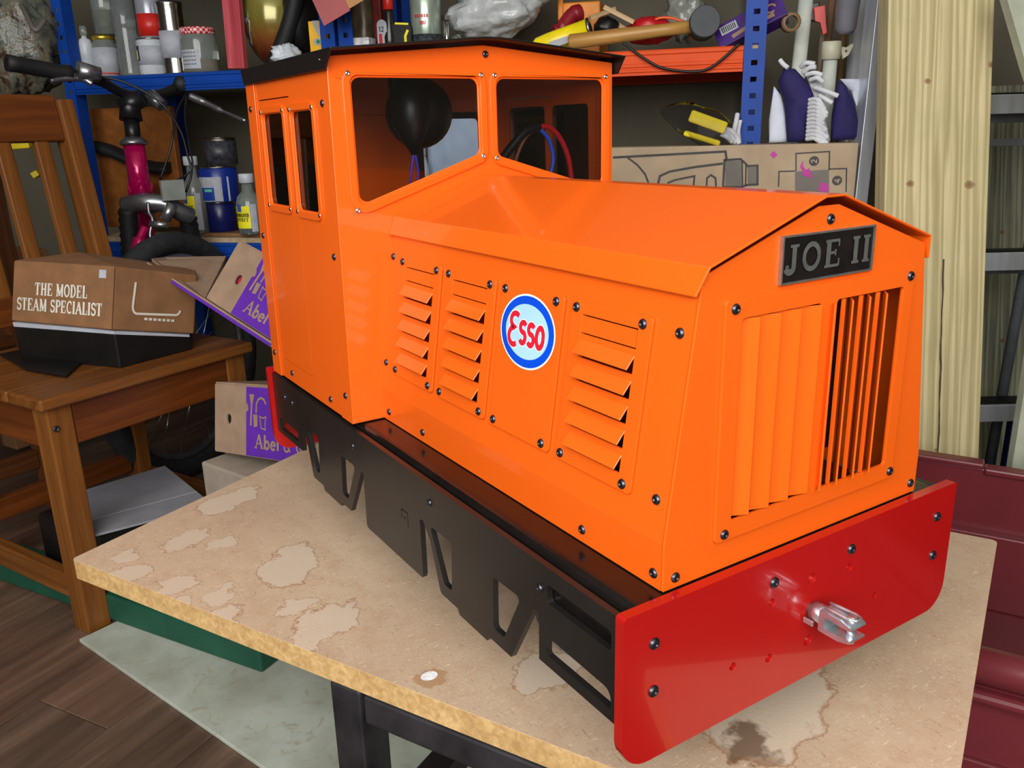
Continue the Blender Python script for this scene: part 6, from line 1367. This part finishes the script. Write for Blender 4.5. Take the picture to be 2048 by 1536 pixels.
# timber boards
def planed(name, light, dark, knots=(), crack=None):
    """treated softwood, grain along local x, knots and a shake at given places"""
    m, nt, b = new_mat(name); v0 = coords(nt); v = coords(nt, (.035, 1, 1))
    wv = nt.nodes.new('ShaderNodeTexWave'); wv.wave_type = 'BANDS'; wv.bands_direction = 'Y'; wv.inputs['Scale'].default_value = 22; wv.inputs['Distortion'].default_value = 9; wv.inputs['Detail'].default_value = 3; wv.inputs['Detail Scale'].default_value = 2.2
    nt.links.new(v, wv.inputs['Vector'])
    n1 = noise(nt, v, 95, 4, .6); n2 = noise(nt, v, 16, 3); n3 = noise(nt, v0, 7, 3)
    f = math_node(nt, 'ADD', math_node(nt, 'MULTIPLY', wv.outputs['Fac'], .30), math_node(nt, 'ADD', math_node(nt, 'MULTIPLY', n1, .40), math_node(nt, 'MULTIPLY', n2, .30)))
    c = ramp(nt, f, [(.30, lin(dark)), (.50, lin(tuple((p + q_) / 2 for p, q_ in zip(light, dark)))), (.68, lin(light))])
    c = mix_col(nt, ramp(nt, n3, [(.45, (0, 0, 0, 1)), (.75, (.35, .35, .35, 1))]), c, lin((150, 150, 104)))
    cur = None; nw = noise(nt, v0, 60, 3)
    for (kx, ky, kr) in knots:
        mp = nt.nodes.new('ShaderNodeMapping'); mp.vector_type = 'TEXTURE'; mp.inputs['Location'].default_value = (kx, ky, 0); mp.inputs['Scale'].default_value = (kr * .8, kr, 1)
        nt.links.new(v0, mp.inputs['Vector']); ln = nt.nodes.new('ShaderNodeVectorMath'); ln.operation = 'LENGTH'; sx = nt.nodes.new('ShaderNodeVectorMath'); sx.operation = 'MULTIPLY'; sx.inputs[1].default_value = (1, 1, 0)
        nt.links.new(mp.outputs[0], sx.inputs[0]); nt.links.new(sx.outputs[0], ln.inputs[0])
        cur = ln.outputs['Value'] if cur is None else math_node(nt, 'MINIMUM', cur, ln.outputs['Value'])
    if cur is not None:
        cur = math_node(nt, 'ADD', cur, math_node(nt, 'MULTIPLY', nw, .8))
        c = mix_col(nt, ramp(nt, cur, [(.55, (.85, .85, .85, 1)), (1.0, (.4, .4, .4, 1)), (1.7, (0, 0, 0, 1))]), c, lin((116, 74, 34)))
    if crack:
        sp = nt.nodes.new('ShaderNodeSeparateXYZ'); nt.links.new(v0, sp.inputs[0])
        dy = math_node(nt, 'ABSOLUTE', math_node(nt, 'SUBTRACT', math_node(nt, 'ADD', sp.outputs['Y'], math_node(nt, 'MULTIPLY', math_node(nt, 'SUBTRACT', noise(nt, v0, 9, 2), .5), .010)), crack[0]))
        wdt = math_node(nt, 'MULTIPLY', math_node(nt, 'GREATER_THAN', math_node(nt, 'MULTIPLY', math_node(nt, 'GREATER_THAN', sp.outputs['X'], crack[1]), math_node(nt, 'LESS_THAN', sp.outputs['X'], crack[2])), .5), math_node(nt, 'LESS_THAN', dy, math_node(nt, 'MULTIPLY', noise(nt, v0, 22, 2), .0032)))
        c = mix_col(nt, wdt, c, lin((70, 54, 34)))
    nt.links.new(c, b.inputs['Base Color']); b.inputs['Roughness'].default_value = .6; add_bump(nt, b, f, .3, .002); return m
M_tim = planed('treated_timber', (206, 192, 148), (164, 148, 104), ((.871, -.021, .011), (.895, .090, .013), (.695, -.048, .013), (.69, .059, .016), (.21, .012, .006), (.442, -.03, .006)), (.0155, .19, .56)); M_tim2 = planed('grey_timber', (150, 152, 132), (96, 96, 80), ((.55, -.06, .010), (.30, -.05, .010)))
def leaning(name, label, top, bot, w, th, mat, ext=.25):
    e_ = to_floor(top, bot); d = (top - e_).normalized(); L = (top - e_).length + ext
    x = d; y = Vector((RT.x, RT.y, 0)); y = (y - x * y.dot(x)).normalized(); z = x.cross(y)
    q = MB(); q.box((.0, -w / 2, -th if z.dot(FW) < 0 else 0), (L, w / 2, 0 if z.dot(FW) < 0 else th))
    o = q.build(name, mat, None, .003, frame(e_ - d * .0, x, y, z)); return tag(o, label, 'timber')
leaning('timber_board', 'wide pale treated timber board leaning at the right of the locomotive', Vector((1.0457, 0.5929, 0.4718)), Vector((0.9785, 0.4788, -0.2755)), .1845, .045, M_tim)
leaning('timber_board', 'greyish timber board seen between the treads of the stepladder', Vector((1.6332, 0.7332, 0.5206)), Vector((1.5530, 0.5904, -0.4334)), .24, .04, M_tim2, -.18)
# pale slab top right
q = MB(); sT_ = [Vector((1.0308, 0.4813, 0.4791)), Vector((1.0610, 0.4425, 0.3553)), Vector((1.1011, 0.3846, 0.1953)), Vector((1.1993, 0.3214, 0.1924)), Vector((1.2039, 0.3699, 0.4739))]
sT_ = sT_[:3] + [Vector((sT_[2].x, sT_[2].y, FLOOR + .001)), Vector((sT_[3].x, sT_[3].y, FLOOR + .001)), sT_[4]]
i0 = [q.vert(p_) for p_ in sT_]; i1 = [q.vert(p_ + FW * .018) for p_ in sT_]
q.face(i0); q.face(i1[::-1])
for k in range(6): q.face([i0[k], i0[(k + 1) % 6], i1[(k + 1) % 6], i1[k]])
tag(q.build('stone_slab', pm('pale_stone', (176, 180, 160), .5, var=.12, scale=9, bump=.1)), 'pale greenish slab with a slanted edge at the top right corner', 'slab')
# navy cover hanging behind the crate
q = MB(); q.T = frame(Vector((1.3409, 0.5107, -0.4095)), RT, FW, (0, 0, 1)); q.box((0, 0, -.35), (.025, .02, .10)); tag(q.build('navy_post', pm('navy_plastic', (20, 28, 70), .5), None, .002), 'narrow navy upright behind the maroon crate', 'post')

# ------------------------------------------------------------------ maroon crate right of the table
M_mar = pm('maroon_plastic', (106, 40, 46), 0.32, var=.05, scale=10, bump=.05, bscale=90)
ZR = -0.27
n0 = Vector((0.3538, 0.0379, -0.2700)); f0 = Vector((0.8281, 0.4040, -0.2700))
wd_ = (f0 - n0).dot(tu); 
cT_ = frame((n0.x, n0.y, 0), tv, tu, (0, 0, 1))
mc = thing('maroon_crate', 'large open maroon plastic crate standing right of the table', 'crate', (n0 + tu * wd_ / 2) * 1.0 - Vector((0, 0, n0.z - FLOOR)))
lf, rg = -0.42, 0.75
def cpart(nm, fn, bev=.002): q = MB(); q.T = cT_; fn(q); return q.build(nm, M_mar, mc, bev)
cpart('base', lambda q: q.box((lf, 0.0, FLOOR), (rg, wd_, FLOOR + .012)))
cpart('near_wall', lambda q: q.box((lf, 0.004, FLOOR + .0125), (rg, .012, ZR - .012)))
cpart('near_wall_band', lambda q: q.box((lf, -.002, FLOOR + .0125), (rg, .0038, ZR - .115)))
cpart('far_wall', lambda q: (q.box((lf, wd_ - .010, FLOOR + .0125), (rg, wd_, ZR)), q.box((lf, wd_ - .03, FLOOR + .0125), (rg, wd_ - .0102, ZR - .105))))
cpart('end_wall', lambda q: q.box((lf, .0125, FLOOR + .0125), (lf + .008, wd_ - .0305, ZR - .012)))
cpart('end_wall', lambda q: q.box((rg - .008, .0125, FLOOR + .0125), (rg, wd_ - .0305, ZR - .012)))
q = MB(); q.T = cT_; q.lathe([(.020, 0), (.020, rg - lf)], (lf, .008, ZR - .004), (1, 0, 0), 24); q.build('near_rim', M_mar, mc)
cpart('rim_lip', lambda q: q.box((lf, -.012, ZR - .040), (rg, .003, ZR - .026)), .005)
stp = (Vector((0.8863, 0.3152, -0.2700)) - n0).dot(tv)
cpart('far_rim', lambda q: q.box((lf, wd_ - .016, ZR), (stp, wd_ + .012, ZR + .010)), .003)
cpart('far_rim', lambda q: q.box((stp + .001, wd_ - .016, ZR - .008), (rg, wd_ + .012, ZR + .003)), .003)
